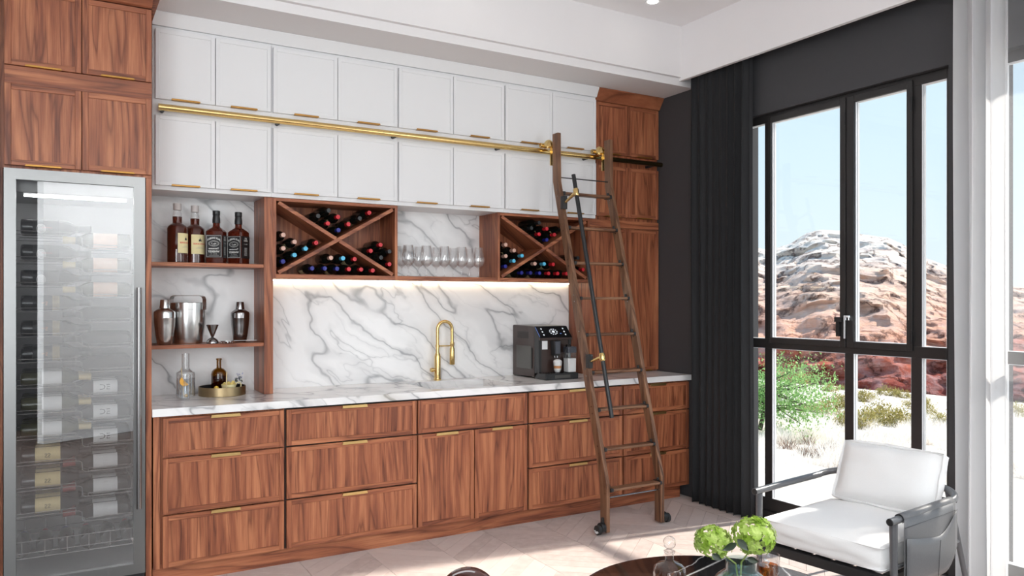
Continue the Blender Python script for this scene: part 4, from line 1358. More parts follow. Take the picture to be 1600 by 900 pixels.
for k in range(34):
    a, rr, z = random.uniform(0, 2 * PI), random.uniform(0, 0.026), random.uniform(0.075, 0.112)
    c_ = Vector((rr * math.cos(a) + 0.016, rr * math.sin(a), z))
    M = Matrix.Translation(c_) @ Matrix.Rotation(random.uniform(0, 6), 4, 'Z') @ Matrix.Rotation(random.uniform(0, 1.6), 4, 'X')
    ft.add([M @ Vector(q) for q in ((-0.005, 0, 0), (0.0, 0.005, 0.002), (0.005, 0, 0), (0, -0.005, 0.002))], [(0, 1, 2, 3)])
inst('leaves', lf.mesh('leaves', MAT['leaf_dark']), t)
inst('petals', ft.mesh('petals', MAT['petal_lilac']), t)

# ================================================================== TAP
t = thing('kitchen_tap', 'brass bridge tap with pull-down spray beside the sink', 'tap', (2.290, 4.915, ZC))
inst('body', MB().lathe([(0.0005, 0.0), (0.0265, 0.0), (0.0265, 0.006), (0.0235, 0.009), (0.0235, 0.014), (0.0220, 0.016), (0.0215, 0.165), (0.0190, 0.178), (0.0125, 0.195), (0.0120, 0.25)], 28).mesh('body', MAT['brass'], True), t)
ar = [(0, 0, 0.245), (0, 0, 0.352)] + [(0.056 - 0.056 * math.cos(a), 0, 0.352 + 0.056 * math.sin(a)) for a in [PI * k / 14 for k in range(1, 14)]] + [(0.112, 0, 0.352), (0.113, 0, 0.235)]
inst('spout', MB().tube(ar, 0.0115, 16).mesh('spout', MAT['brass'], True), t)
inst('spray_head', MB().lathe([(0.012, 0.262), (0.0155, 0.259), (0.0155, 0.238), (0.0135, 0.232), (0.0135, 0.225), (0.0175, 0.215), (0.0185, 0.107), (0.0165, 0.104), (0.0005, 0.104)], 24, (0.113, 0, 0)).mesh('spray_head', MAT['brass'], True), t)
inst('bridge', MB().tube([(0.0, 0, 0.237), (0.113, 0, 0.237)], 0.0050, 10).lathe([(0.0145, 0.228), (0.0145, 0.246)], 20, cap=True).mesh('bridge', MAT['brass'], True), t)
inst('lever', MB().tube([(-0.018, 0, 0.073), (-0.034, 0, 0.073)], 0.010, 14).tube([(-0.034, 0, 0.073), (-0.052, 0, 0.073)], 0.0145, 16).mesh('lever', MAT['brass'], True), t)

# ================================================================== COFFEE MACHINE
X0, X1 = 2.925, 3.200
t = thing('coffee_machine', 'dark brown automatic coffee machine with a sloped touch panel', 'coffee machine', ((X0 + X1) / 2, 4.78, ZC))
MB().prism([(4.660, ZC + 0.012), (4.960, ZC + 0.004), (4.960, 1.290), (4.952, 1.296), (4.672, 1.293), (4.660, 1.288)], X0, X1, 'x').build('housing', MAT['brown_plastic'], t, bevel=0.004)
MB().box(X0 - 0.0022, X0 - 0.0003, 4.700, 4.905, 0.985, 1.150).build('side_panel', MAT['grey_plastic'], t, bevel=0.001)
MB().box(X0 - 0.0035, X0 - 0.0024, 4.682, 4.697, 0.993, 1.137).build('side_grip', MAT['black_gap'], t)
sl = MB()
for k in range(6):
    sl.box(X0 - 0.0012, X0 - 0.0003, 4.740, 4.890, 1.205 + k * 0.008, 1.209 + k * 0.008)
sl.build('vent', MAT['black_gap'], t)
for xa_ in (X0, X1 - 0.022):
    MB().prism([(4.600, ZC + 0.045), (4.6598, ZC + 0.012), (4.6598, 1.289), (4.600, 1.222)], xa_, xa_ + 0.022, 'x').build('front_cheek', MAT['black_plastic'], t, bevel=0.002)
MB().prism([(4.606, ZC + 0.045), (4.6598, ZC + 0.045), (4.6598, 1.284), (4.606, 1.224)], X0 + 0.022, X1 - 0.022, 'x').build('front', MAT['brown_plastic'], t)
# sloped touch panel
sd = Vector((0, 4.6598 - 4.588, 1.292 - 1.214)).normalized()
sn_ = Vector((0, -sd.z, sd.y))
pb = MB()
A = Vector((0, 4.588, 1.214))
B = Vector((0, 4.6598, 1.292))
pb.prism([((A - sn_ * 0.010).y, (A - sn_ * 0.010).z), (A.y, A.z), (B.y, B.z), ((B - sn_ * 0.010).y + 0.004, (B - sn_ * 0.010).z)], X0 + 0.001, X1 - 0.001, 'x')
tp = pb.build('touch_panel', MAT['black_gloss'], t)
MB().box(X0, X1, 4.586, 4.600, 1.196, 1.2125).build('panel_lip', MAT['brown_plastic'], t, bevel=0.002)


def on_panel(x, q, w, h):
    c_ = A + sd * q + sn_ * 0.0006
    return [Vector((x - w, c_.y - sd.y * h, c_.z - sd.z * h)), Vector((x + w, c_.y - sd.y * h, c_.z - sd.z * h)), Vector((x + w, c_.y + sd.y * h, c_.z + sd.z * h)), Vector((x - w, c_.y + sd.y * h, c_.z + sd.z * h))]


ic = MB()
for x in (X0 + 0.045, X1 - 0.045):
    for q in (0.025, 0.053, 0.081):
        ic.add(on_panel(x, q, 0.005, 0.006), [(0, 1, 2, 3)])
xm = (X0 + X1) / 2
for a in range(10):
    an = 2 * PI * a / 10
    ic.add(on_panel(xm + 0.03 * math.cos(an), 0.053 + 0.024 * math.sin(an), 0.005, 0.0035), [(0, 1, 2, 3)])
ic.add(on_panel(xm, 0.053, 0.011, 0.010), [(0, 1, 2, 3)])
ic.build('display_icons', MAT['screen_white'], tp)
MB().add(on_panel(xm + 0.055, 0.035, 0.006, 0.003), [(0, 1, 2, 3)]).add(on_panel(X0 + 0.004, 0.053, 0.0018, 0.045), [(0, 1, 2, 3)]).build('display_accent', MAT['screen_blue'], tp)
MB().box(X0 + 0.030, X0 + 0.075, 4.6045, 4.6058, 1.130, 1.190).build('sticker', MAT['paper_white'], t)
sp_ = MB()
sp_.prism([(X0 + 0.098, 1.192), (X0 + 0.158, 1.192), (X0 + 0.150, 1.085), (X0 + 0.106, 1.085)], 4.556, 4.605, 'y')
so = sp_.build('spout', MAT['black_plastic'], t, bevel=0.003)
MB().box(X0 + 0.108, X0 + 0.150, 4.550, 4.5555, 1.100, 1.187).build('spout_front', MAT['blue_grey_plastic'], so, bevel=0.002)
for x in (X0 + 0.117, X0 + 0.139):
    MB().lathe([(0.006, 1.071), (0.006, 1.0845)], 12, (x, 4.575, 0), cap=True).build('nozzle', MAT['steel_dark'], so, True)
MB().box(X0, X1, 4.510, 4.6595, ZC + 0.0005, ZC + 0.044).build('drip_tray', MAT['black_plastic'], t, bevel=0.004)
MB().box(X0 + 0.075, X0 + 0.205, 4.507, 4.5098, ZC + 0.010, ZC + 0.032).build('tray_grip', MAT['grey_plastic'], t, bevel=0.001)
gr = MB()
for k in range(10):
    gr.box(X0 + 0.03 + k * 0.022, X0 + 0.04 + k * 0.022, 4.520, 4.600, ZC + 0.0442, ZC + 0.0456)
gr.build('drip_grid', MAT['black_gloss'], t)
ZD = ZC + 0.0462
XM, YM = 3.160, 4.558
mc = thing('milk_carafe', 'clear milk carafe with black lid on the drip tray', 'carafe', (XM, YM, ZD))
octs = lambda secs: octloft(secs)
inst('milk', octs([(0.033, 0.002, 0.006), (0.034, 0.098, 0.006)]).mesh('milk', MAT['milk']), mc)
inst('glass', octs([(0.0355, 0.0, 0.007), (0.0365, 0.137, 0.007)]).mesh('glass', MAT['drink_glass']), mc)
inst('lid', octs([(0.0365, 0.1375, 0.007), (0.0365, 0.176, 0.007), (0.034, 0.180, 0.007)]).mesh('lid', MAT['blue_grey_plastic']), mc)
inst('knob', MB().lathe([(0.020, 0.1805), (0.021, 0.190), (0.017, 0.195), (0.0005, 0.195)], 20, (-0.012, 0, 0)).mesh('knob', MAT['black_gloss'], True), mc)
inst('milk_tube', MB().tube([(-0.030, -0.008, 0.178), (-0.046, -0.012, 0.150), (-0.050, -0.014, 0.10)], 0.006, 8).mesh('milk_tube', MAT['black_plastic'], True), mc)
cp = thing('latte_glass', 'layered latte in a small glass under the coffee spout', 'glass', (X0 + 0.128, 4.556, ZD))
prof = lambda z: 0.0205 + 0.0115 * min(1, (z / 0.085)) ** 0.6
inst('glass', MB().lathe([(0.0005, 0.0), (0.016, 0.0), (0.0205, 0.006)] + [(prof(z) + 0.001, z) for z in (0.02, 0.04, 0.06, 0.08)], 28).mesh('glass', MAT['thin_glass'], True), cp)
inst('milk', MB().lathe([(0.0005, 0.002), (0.015, 0.002), (0.0195, 0.007), (prof(0.02), 0.02), (prof(0.030), 0.030)], 28).mesh('milk', MAT['milk'], True), cp)
inst('coffee', MB().lathe([(prof(0.030), 0.030), (prof(0.049), 0.049)], 28).mesh('coffee', MAT['coffee'], True), cp)
inst('milk_foam', MB().lathe([(prof(0.049), 0.049), (prof(0.065), 0.065), (prof(0.078), 0.078), (0.027, 0.086), (0.015, 0.092), (0.0005, 0.094)], 28).mesh('milk_foam', MAT['milk'], True), cp)

# ================================================================== LADDER RAIL
YR, ZR = 4.622, 2.532
t = thing('ladder_rail', 'brass ladder rail running across the cabinet fronts', 'rail', (2.26, YR, ZR))
MB().tube([(0.482, YR, ZR), (3.495, YR, ZR)], 0.0185, 20).build('tube', MAT['brass'], t, True)
MB().tube([(3.4955, YR, ZR), (4.070, YR, ZR)], 0.0175, 20).build('tube', MAT['bronze_dark'], t, True)['label'] = 'dark bronze end section'
for x in (0.505, 1.130, 1.86, 2.62, 3.36, 3.99):
    wall_y = 4.6545 if x < 3.47 else 4.6905
    b = MB()
    b.tube([(x, YR + 0.002, ZR - 0.0110), (x, wall_y + 0.018, ZR - 0.0110)], 0.0115, 12)
    b.build('bracket', MAT['black_metal'], t, True)

# ================================================================== LADDER
LX, RX = 3.0, 3.45
t = thing('library_ladder', 'rolling wooden library ladder hooked on the brass rail', 'ladder', (3.225, 3.93, 0))
OZ = MAT['oak_z']


def yl(z):
    return 3.848 + 0.2757 * z


for x in (LX, RX):
    th, dp = 0.014, 0.033
    pts = [(3.937, 0.012), (3.937, 0.315), (yl(2.30), 2.30), (4.488, 2.636)]
    poly = [(y - dp, z) for y, z in pts] + [(y + dp, z) for y, z in reversed(pts)]
    st = MB().prism(poly, x - th, x + th, 'x').build('stile', OZ, t, bevel=0.003)
    bo = MB()
    for z in (2.218, 1.975, 1.731, 1.491, 1.249, 1.005, 0.767, 0.522, 0.278):
        for dz in (-0.022, 0.022):
            bo.lathe([(0.004, x - th - 0.0015), (0.004, x - th + 0.001)], 8, (0, yl(z + dz), z + dz), cap=True, axis='x')
    bo.build('screw', MAT['steel_dark'], st)
for z in (2.218, 1.975, 1.731, 1.491, 1.249, 1.005, 0.767, 0.522, 0.278):
    y = yl(z) + 0.002
    rg = MB().prism([(y - 0.036, z - 0.002), (y - 0.030, z - 0.010), (y + 0.030, z - 0.010), (y + 0.036, z - 0.002), (y + 0.033, z + 0.008), (y - 0.033, z + 0.008)], LX + 0.030, RX - 0.030, 'x').build('rung', MAT['oak_x'], t, bevel=0.003)
    for a, b in ((LX + 0.0142, LX + 0.034), (RX - 0.034, RX - 0.0142)):
        bb = MB().prism([(y - 0.038, z - 0.003), (y - 0.032, z - 0.013), (y + 0.032, z - 0.013), (y + 0.038, z - 0.003), (y + 0.035, z + 0.011), (y - 0.035, z + 0.011)], a, b, 'x')
        bb.tube([((a + b) / 2, y, z + 0.008), ((a + b) / 2, y, z + 0.030)], 0.008, 10)
        bb.build('rung_bracket', MAT['black_metal'], rg, bevel=0.002)
MB().tube([(LX + 0.0142, 4.478, 2.331), (RX - 0.0142, 4.478, 2.331)], 0.004, 8).build('tie_rod', MAT['black_metal'], t, True)
MB().tube([(LX + 0.0142, 3.935, 0.224), (RX - 0.0142, 3.935, 0.224)], 0.0055, 8).build('tie_rod', MAT['steel_dark'], t, True)
for x in (LX, RX):
    hk = MB()
    hp = []
    # hooded roller: half dome over the rail, strap down behind the stile
    hk.lathe([(math.cos(PI * k / 20), math.sin(PI * k / 20)) for k in range(11)], 28)
    hk.v = [(x - 0.014 + q[0] * 0.036, YR - 0.052 + q[1] * 0.044, ZR + 0.0195 + q[2] * 0.054) for q in hk.v]
    hk.lathe([(0.0165, 0.0), (0.0175, 0.006), (0.0175, 0.030), (0.0165, 0.036)], 24, (x - 0.062, YR - 0.018, ZR + 0.036), axis='x', cap=True)
    hk.box(x - 0.013, x + 0.009, YR - 0.080, YR - 0.068, ZR - 0.110, ZR + 0.020)
    hk.box(x - 0.010, x + 0.009, 4.5215, YR - 0.075, ZR - 0.03, ZR + 0.03)
    hk.build('roller_hook', MAT['brass'], t, True)
    cs = MB()
    sgn = -1 if x == LX else 1
    xo = x + sgn * 0.0145
    # caster: black teardrop housing outside the stile and a wheel in it
    cpoly = [(3.937 + 0.034 * math.cos(a) - 0.004, 0.040 + 0.034 * math.sin(a)) for a in [math.radians(q) for q in range(-20, 201, 20)]] + [(3.912, 0.016), (3.96, 0.016)]
    cs.prism(cpoly, xo, xo + sgn * 0.030, 'x')
    cs.prism([(3.918, 0.05), (3.952, 0.05), (3.946, 0.105), (3.928, 0.105)], xo, xo + sgn * 0.012, 'x')
    co = cs.build('caster', MAT['black_plastic'], t, bevel=0.004)
    MB().lathe([(0.0005, 0.0), (0.024, 0.0), (0.030, 0.003), (0.030, 0.024), (0.024, 0.027), (0.0005, 0.027)], 28, (xo + sgn * 0.0310 + (-0.027 if sgn < 0 else 0), 3.930, 0.0315), axis='x').build('wheel', MAT['rubber'], co, True)
    hubx = xo + sgn * 0.0585
    wm = MB()
    for k in range(5):
        a0 = math.radians(200 + 32 * k)
        wm.prism([(3.930 + r * math.cos(a), 0.0315 + r * math.sin(a)) for r, a in ((0.008, a0), (0.023, a0), (0.023, a0 + 0.36), (0.008, a0 + 0.36))], hubx, hubx + sgn * 0.0015, 'x')
    wm.build('wheel_hub', MAT['white_plastic'], co)
PA, PB = Vector((LX, 4.285, 2.321)), Vector((LX, 3.867, 0.741))
hr = MB().tube([PA, PB], 0.0140, 16).build('hand_rail', MAT['black_metal'], t, True)
for (ya, za), (yb, zb) in (((4.415, 2.146), (4.266, 2.199)), ((4.130, 1.080), (3.997, 1.115))):
    q = (zb - PB.z) / (PA.z - PB.z)
    c_ = PB + (PA - PB) * q
    d = (PA - PB).normalized()
    ys_ = yl(za) - 0.033
    MB().box(LX - 0.017, LX + 0.017, ys_ - 0.026, ys_ + 0.010, za - 0.045, za + 0.045).build('rail_block', MAT['black_metal'], hr, bevel=0.002)
    ar = MB().tube([(LX, ys_ - 0.0262, za), (LX, c_.y + 0.012, c_.z - 0.002)], [0.0085, 0.012], 14)
    ar.tube([c_ - d * 0.026, c_ - d * 0.02, c_ + d * 0.02, c_ + d * 0.026], [0.0155, 0.019, 0.019, 0.0155], 18)
    ar.build('rail_clamp', MAT['brass'], hr, True)


# ================================================================== CURTAINS
def curtain_fn(x, ya, yb, z0, z1, folds, amp, seed=0.0, flare=0.0, jit=0.35):
    def fn(u, v):
        z = z0 + (z1 - z0) * v
        y = ya + (yb - ya) * u
        ph = 2 * PI * folds * (u + 0.02 * jit * math.sin(9 * u + seed))
        a = amp * (0.75 + 0.35 * math.sin(3.1 * u * folds / 4 + seed)) * (1 + flare * (1 - v))
        return (x + a * math.sin(ph) + 0.006 * math.sin(5 * v + 7 * u + seed), y + 0.012 * math.sin(2 * ph + seed) + 0.004 * math.sin(4 * v + 11 * u), z)
    return fn


c1 = MB().grid(curtain_fn(4.030, 3.690, 4.235, 0.006, 3.50, 8.0, 0.030, 1.0, 0.35), 160, 24).build('curtain', MAT['cloth_dark'], loc=(4.03, 3.96, 0.006), smooth=True)
sm = c1.modifiers.new('thickness', 'SOLIDIFY')
sm.thickness = 0.002
tag(c1, 'dark charcoal floor-length curtain at the left of the window', 'curtain')
c2 = thing('sheer_curtain', 'white translucent sheer curtain at the right edge of the window', 'curtain', (4.02, 1.7, 0.006))
MB().grid(curtain_fn(4.005, 2.035, 2.275, 0.006, 3.50, 2.6, 0.030, 0.4, 0.25), 110, 20).build('gathered_folds', MAT['sheer_gathered'], c2, True)
MB().grid(curtain_fn(4.010, 0.75, 2.034, 0.006, 3.50, 6.0, 0.010, 2.2, 0.1), 160, 12).build('sheet', MAT['sheer'], c2, True)

# ================================================================== ARMCHAIR
ch = thing('armchair', 'white cushioned lounge armchair with grey tubular frame by the window', 'armchair', (3.02, 2.365, 0), None, math.radians(6.8))
Lc = (0, 0, 0)
SP = MAT['steel_painted']
AW, AZ = 0.337, 0.53
fr = MB()
arc = []
for s in (1, -1):
    side = [(0.0, s * AW, AZ), (0.30, s * (AW + 0.004), AZ + 0.004), (0.58, s * (AW + 0.004), AZ + 0.006)] + \
           [(0.58 + 0.12 * math.sin(a), s * (AW + 0.004 - 0.12 * (1 - math.cos(a))), AZ + 0.006 + 0.03 * (a / (PI / 2))) for a in [PI / 2 * k / 8 for k in range(1, 9)]]
    arc.append(side)
whole = arc[0] + arc[1][::-1]
MB().tube(whole, 0.0165, 16).build('arm_rail', SP, ch, True, loc=Lc)
for s in (1, -1):
    MB().lathe([(0.0005, -0.002), (0.013, -0.002), (0.0155, 0.0)], 16, (0, s * AW, AZ), axis='x').build('end_cap', MAT['black_metal'], ch, True, loc=Lc)
    MB().tube([(0.035, s * (AW - 0.002), AZ - 0.012), (0.04, s * AW, 0.0)], [0.0175, 0.0125], 14).build('leg', SP, ch, True, loc=Lc)
    MB().tube([(0.685, s * (AW - 0.060), AZ + 0.018), (0.85, s * (AW - 0.03), 0.0)], [0.0150, 0.0120], 14).build('leg', SP, ch, True, loc=Lc)
    MB().tube([(0.038, s * AW, 0.325), (0.755, s * (AW - 0.045), 0.30)], 0.0095, 10).build('stretcher', SP, ch, True, loc=Lc)
sf = MB()
sf.box(0.005, 0.045, -0.325, 0.325, 0.243, 0.288)
sf.box(0.60, 0.645, -0.325, 0.325, 0.243, 0.288)
for s in (1, -1):
    sf.box(0.045, 0.60, s * 0.30 - 0.02, s * 0.30 + 0.02, 0.243, 0.288)
for k in range(5):
    sf.box(0.045, 0.60, -0.24 + 0.1 * k, -0.16 + 0.1 * k, 0.278, 0.288)
sf.build('seat_frame', MAT['black_metal'], ch, loc=Lc, bevel=0.004)


def cushion(cx, cy, cz, lx, ly, lz, crown=0.02, n=14, nz=5, pinch=0.0):
    """soft box: a rounded cube grid pushed out in the middle"""
    mb = MB()
    bm = bmesh.new()
    bmesh.ops.create_cube(bm, size=2.0)
    bmesh.ops.subdivide_edges(bm, edges=bm.edges[:], cuts=n, use_grid_fill=True)
    for v in bm.verts:
        x, y, z = v.co
        fx, fy, fz = 1 - x * x, 1 - y * y, 1 - z * z
        # round the vertical corners a little, crown the faces
        k = 1 - (0.045 - pinch) * (abs(x) ** 6) * (abs(y) ** 6)
        X = x * lx / 2 * k
        Y = y * ly / 2 * k
        Z = z * lz / 2
        Z += math.copysign(crown, z) * (fx ** 0.5) * (fy ** 0.5) * (abs(z) ** 2) if abs(z) > 0.01 else 0
        X += x * 0.5 * crown * fz * (fy ** 0.5)
        Y += y * 0.5 * crown * fz * (fx ** 0.5)
        # soft rounded upper/lower rim
        e = max(abs(x), abs(y)) ** 10
        Z *= 1 - (0.16 + 6.0 * pinch) * e * abs(z) ** 4
        w = mnoise.noise(Vector((x * 2.1 + cx, y * 2.1, z * 2.1))) * 0.006
        v.co = (cx + X + w, cy + Y + w * 0.5, cz + Z + w)
    me_v = [tuple(v.co) for v in bm.verts]
    bm.verts.index_update()
    me_f = [[q.index for q in f.verts] for f in bm.faces]
    bm.free()
    mb.add(me_v, me_f)
    return mb


def piping(cx, cy, z, lx, ly, r=0.0032, c_=0.03):
    pts = []
    for sx, sy, a0 in ((1, 1, 0), (-1, 1, 90), (-1, -1, 180), (1, -1, 270)):
        for k in range(5):
            a = math.radians(a0 + 90 * k / 4)
            pts.append((cx + sx * (lx / 2 - c_) + c_ * math.cos(a), cy + sy * (ly / 2 - c_) + c_ * math.sin(a), z))
    return MB().tube(pts, r, 6, closed=True)


so = cushion(0.325, 0.0, 0.356, 0.64, 0.60, 0.118, 0.022).build('seat_cushion', MAT['linen'], ch, True, loc=Lc)
piping(0.325, 0, 0.404, 0.637, 0.597).build('piping', MAT['linen'], so, True, loc=Lc)
piping(0.325, 0, 0.308, 0.637, 0.597).build('piping', MAT['linen'], so, True, loc=Lc)
bc = cushion(0, 0, 0, 0.30, 0.50, 0.095, 0.036, pinch=0.075)
M = Matrix.Translation((0.652, 0.0, 0.572)) @ Matrix.Rotation(math.radians(-66), 4, 'Y')
bc.xf(M)
bo = bc.build('back_cushion', MAT['linen'], ch, True, loc=Lc)
piping(0, 0, 0.018, 0.303, 0.503, c_=0.006).xf(M).build('piping', MAT['linen'], bo, True, loc=Lc)
piping(0, 0, -0.018, 0.303, 0.503, c_=0.006).xf(M).build('piping', MAT['linen'], bo, True, loc=Lc)
bs = MB()
for z in (0.30, 0.40, 0.50):
    bs.tube([(0.72, -0.30, z), (0.735, 0, z), (0.72, 0.30, z)], 0.008, 8)
bs.build('back_support', MAT['black_metal'], ch, True, loc=Lc)
# leather magazine pocket slung over the right arm
wrapm = MB()


def wr_fn(u, v):
    x = 0.075 + 0.485 * u
    a = math.radians(200 - 250 * v)
    return (x, -AW - 0.003 + 0.0215 * math.cos(a) * -1, AZ + 0.004 + 0.0215 * math.sin(a))


wrapm.grid(wr_fn, 10, 16)
pk = wrapm.build('arm_pocket', MAT['leather_grey'], ch, True, loc=Lc)
sm = pk.modifiers.new('thickness', 'SOLIDIFY')
sm.thickness = 0.002


def hang(x0, x1, zt_fn, zb_fn, y, th, n=16):
    mb = MB()
    vs_, fs_ = [], []
    for i in range(n + 1):
        x = x0 + (x1 - x0) * i / n
        zt, zb = zt_fn(i / n), zb_fn(i / n)
        for j in range(7):
            z = zt + (zb - zt) * j / 6
            bulge = 0.010 * math.sin(PI * j / 6) * math.sin(PI * i / n)
            vs_.append((x, y - bulge, z))
    for i in range(n):
        for j in range(6):
            fs_.append((i * 7 + j, (i + 1) * 7 + j, (i + 1) * 7 + j + 1, i * 7 + j + 1))
    return mb.add(vs_, fs_)


zb = lambda q: 0.235 + (0.10 * max(0, (q - 0.72) / 0.28) ** 2.2)
b1 = hang(0.075, 0.56, lambda q: AZ + 0.004, zb, -AW - 0.0255, 0.002).build('pocket_back', MAT['leather_grey'], pk, True, loc=Lc)
b2 = hang(0.078, 0.557, lambda q: 0.455 - 0.045 * math.sin(PI * min(1, q / 0.8) * 0.5) + 0.095 * max(0, (q - 0.62) / 0.38) ** 1.6, zb, -AW - 0.036, 0.002).build('pocket_front', MAT['leather_grey'], pk, True, loc=Lc)
for o in (b1, b2):
    sm = o.modifiers.new('thickness', 'SOLIDIFY')
    sm.thickness = 0.002
MB().tube([(0.36, -AW - 0.0485, 0.40), (0.34, -AW - 0.0475, 0.24)], 0.0012, 6).build('seam', MAT['black_metal'], b2, True, loc=Lc)
MB().tube([(0.076, -AW - 0.0285, 0.498), (0.56, -AW - 0.0285, 0.498)], 0.0012, 6).build('seam', MAT['black_metal'], b1, True, loc=Lc)

# ================================================================== COFFEE TABLE
TX, TY, TZ, TR = 2.038, 2.012, 0.40, 0.512
t = thing('coffee_table', 'round black marble coffee table in front of the armchair', 'table', (TX, TY, 0))
inst('marble_top', MB().lathe([(0.0005, TZ - 0.018), (TR - 0.008, TZ - 0.018), (TR - 0.006, TZ - 0.002), (TR - 0.009, TZ), (0.0005, TZ)], 96).mesh('marble_top', MAT['marble_black'], True), t)
inst('rim', MB().lathe([(TR - 0.009, TZ - 0.030), (TR, TZ - 0.030), (TR, TZ - 0.003), (TR - 0.003, TZ - 0.001), (TR - 0.006, TZ - 0.0025)], 96).mesh('rim', MAT['brown_lacquer'], True), t)
inst('underframe', MB().lathe([(0.0005, TZ - 0.034), (TR - 0.02, TZ - 0.034), (TR - 0.02, TZ - 0.0185), (0.0005, TZ - 0.0185)], 64).mesh('underframe', MAT['brown_lacquer'], True), t)
for k in range(3):
    a = 2 * PI * k / 3 + 0.9
    inst('leg', MB().tube([(0.30 * math.cos(a), 0.30 * math.sin(a), TZ - 0.034), (0.36 * math.cos(a), 0.36 * math.sin(a), 0.0)], [0.022, 0.014], 12).mesh('leg', MAT['brown_lacquer'], True), t)

# decanter
t = thing('decanter', 'ribbed crystal decanter with round ball stopper on the black table', 'decanter', (1.773, 1.973, TZ + 0.0005))
db = MB()
prof = [(0.050, 0.0), (0.054, 0.006), (0.0545, 0.165), (0.052, 0.180), (0.040, 0.192), (0.020, 0.199), (0.0145, 0.205), (0.0135, 0.225), (0.0165, 0.229), (0.0190, 0.233), (0.0190, 0.236), (0.0120, 0.236)]
vs_, fs_ = [], []
nseg = 72
for r, z in prof:
    for k in range(nseg):
        a = 2 * PI * k / nseg
        fl = 1 - (0.03 * (0.5 + 0.5 * math.cos(18 * a)) if 0.005 < z < 0.17 else 0)
        vs_.append((r * fl * math.cos(a), r * fl * math.sin(a), z))
for j in range(len(prof) - 1):
    for k in range(nseg):
        fs_.append((j * nseg + k, j * nseg + (k + 1) % nseg, (j + 1) * nseg + (k + 1) % nseg, (j + 1) * nseg + k))
fs_.append(tuple(range(nseg))[::-1])
db.add(vs_, fs_)
inst('body', db.mesh('body', MAT['drink_glass'], True), t)
inst('whisky', MB().lathe([(0.0005, 0.012), (0.046, 0.012), (0.047, 0.150), (0.0005, 0.150)], 36).mesh('whisky', MAT['whisky'], True), t)
inst('stopper', MB().lathe([(0.010, 0.222), (0.011, 0.240), (0.007, 0.243)] + [(0.0215 * math.sin(q), 0.264 - 0.0215 * math.cos(q)) for q in [0.34 + (PI - 0.34) * k / 12 for k in range(13)]], 24).mesh('stopper', MAT['drink_glass'], True), t)

# vase with two hydrangea heads
VX, VY = 1.942, 1.816
t = thing('flower_vase', 'round teal glass vase on the black table holding hydrangeas', 'vase', (VX, VY, TZ + 0.0005))
inst('vase', MB().lathe([(0.0005, 0.003), (0.060, 0.0), (0.072, 0.006), (0.094, 0.05), (0.100, 0.095), (0.096, 0.135), (0.080, 0.165), (0.060, 0.180), (0.0515, 0.186), (0.0500, 0.195), (0.0510, 0.222), (0.0500, 0.222), (0.0485, 0.190), (0.058, 0.177), (0.077, 0.161), (0.092, 0.133), (0.096, 0.095), (0.0005, 0.012)], 44).mesh('vase', MAT['teal_glass'], True), t)
inst('water', MB().lathe([(0.0005, 0.013), (0.060, 0.013), (0.090, 0.05), (0.095, 0.09), (0.0005, 0.09)], 32).mesh('water', MAT['ice'], True), t)


def floret():
    mb = MB()
    for k in range(4):
        a = PI / 2 * k
        M = Matrix.Rotation(a, 4, 'Z')
        pts = [(0, 0, 0), (0.0055, -0.0055, 0.0012), (0.0125, -0.0045, 0.0024), (0.0145, 0.0, 0.0010), (0.0125, 0.0045, 0.0024), (0.0055, 0.0055, 0.0012)]
        mb.add([M @ Vector(p) for p in pts], [(0, 1, 2, 3), (0, 3, 4, 5)])
    return mb


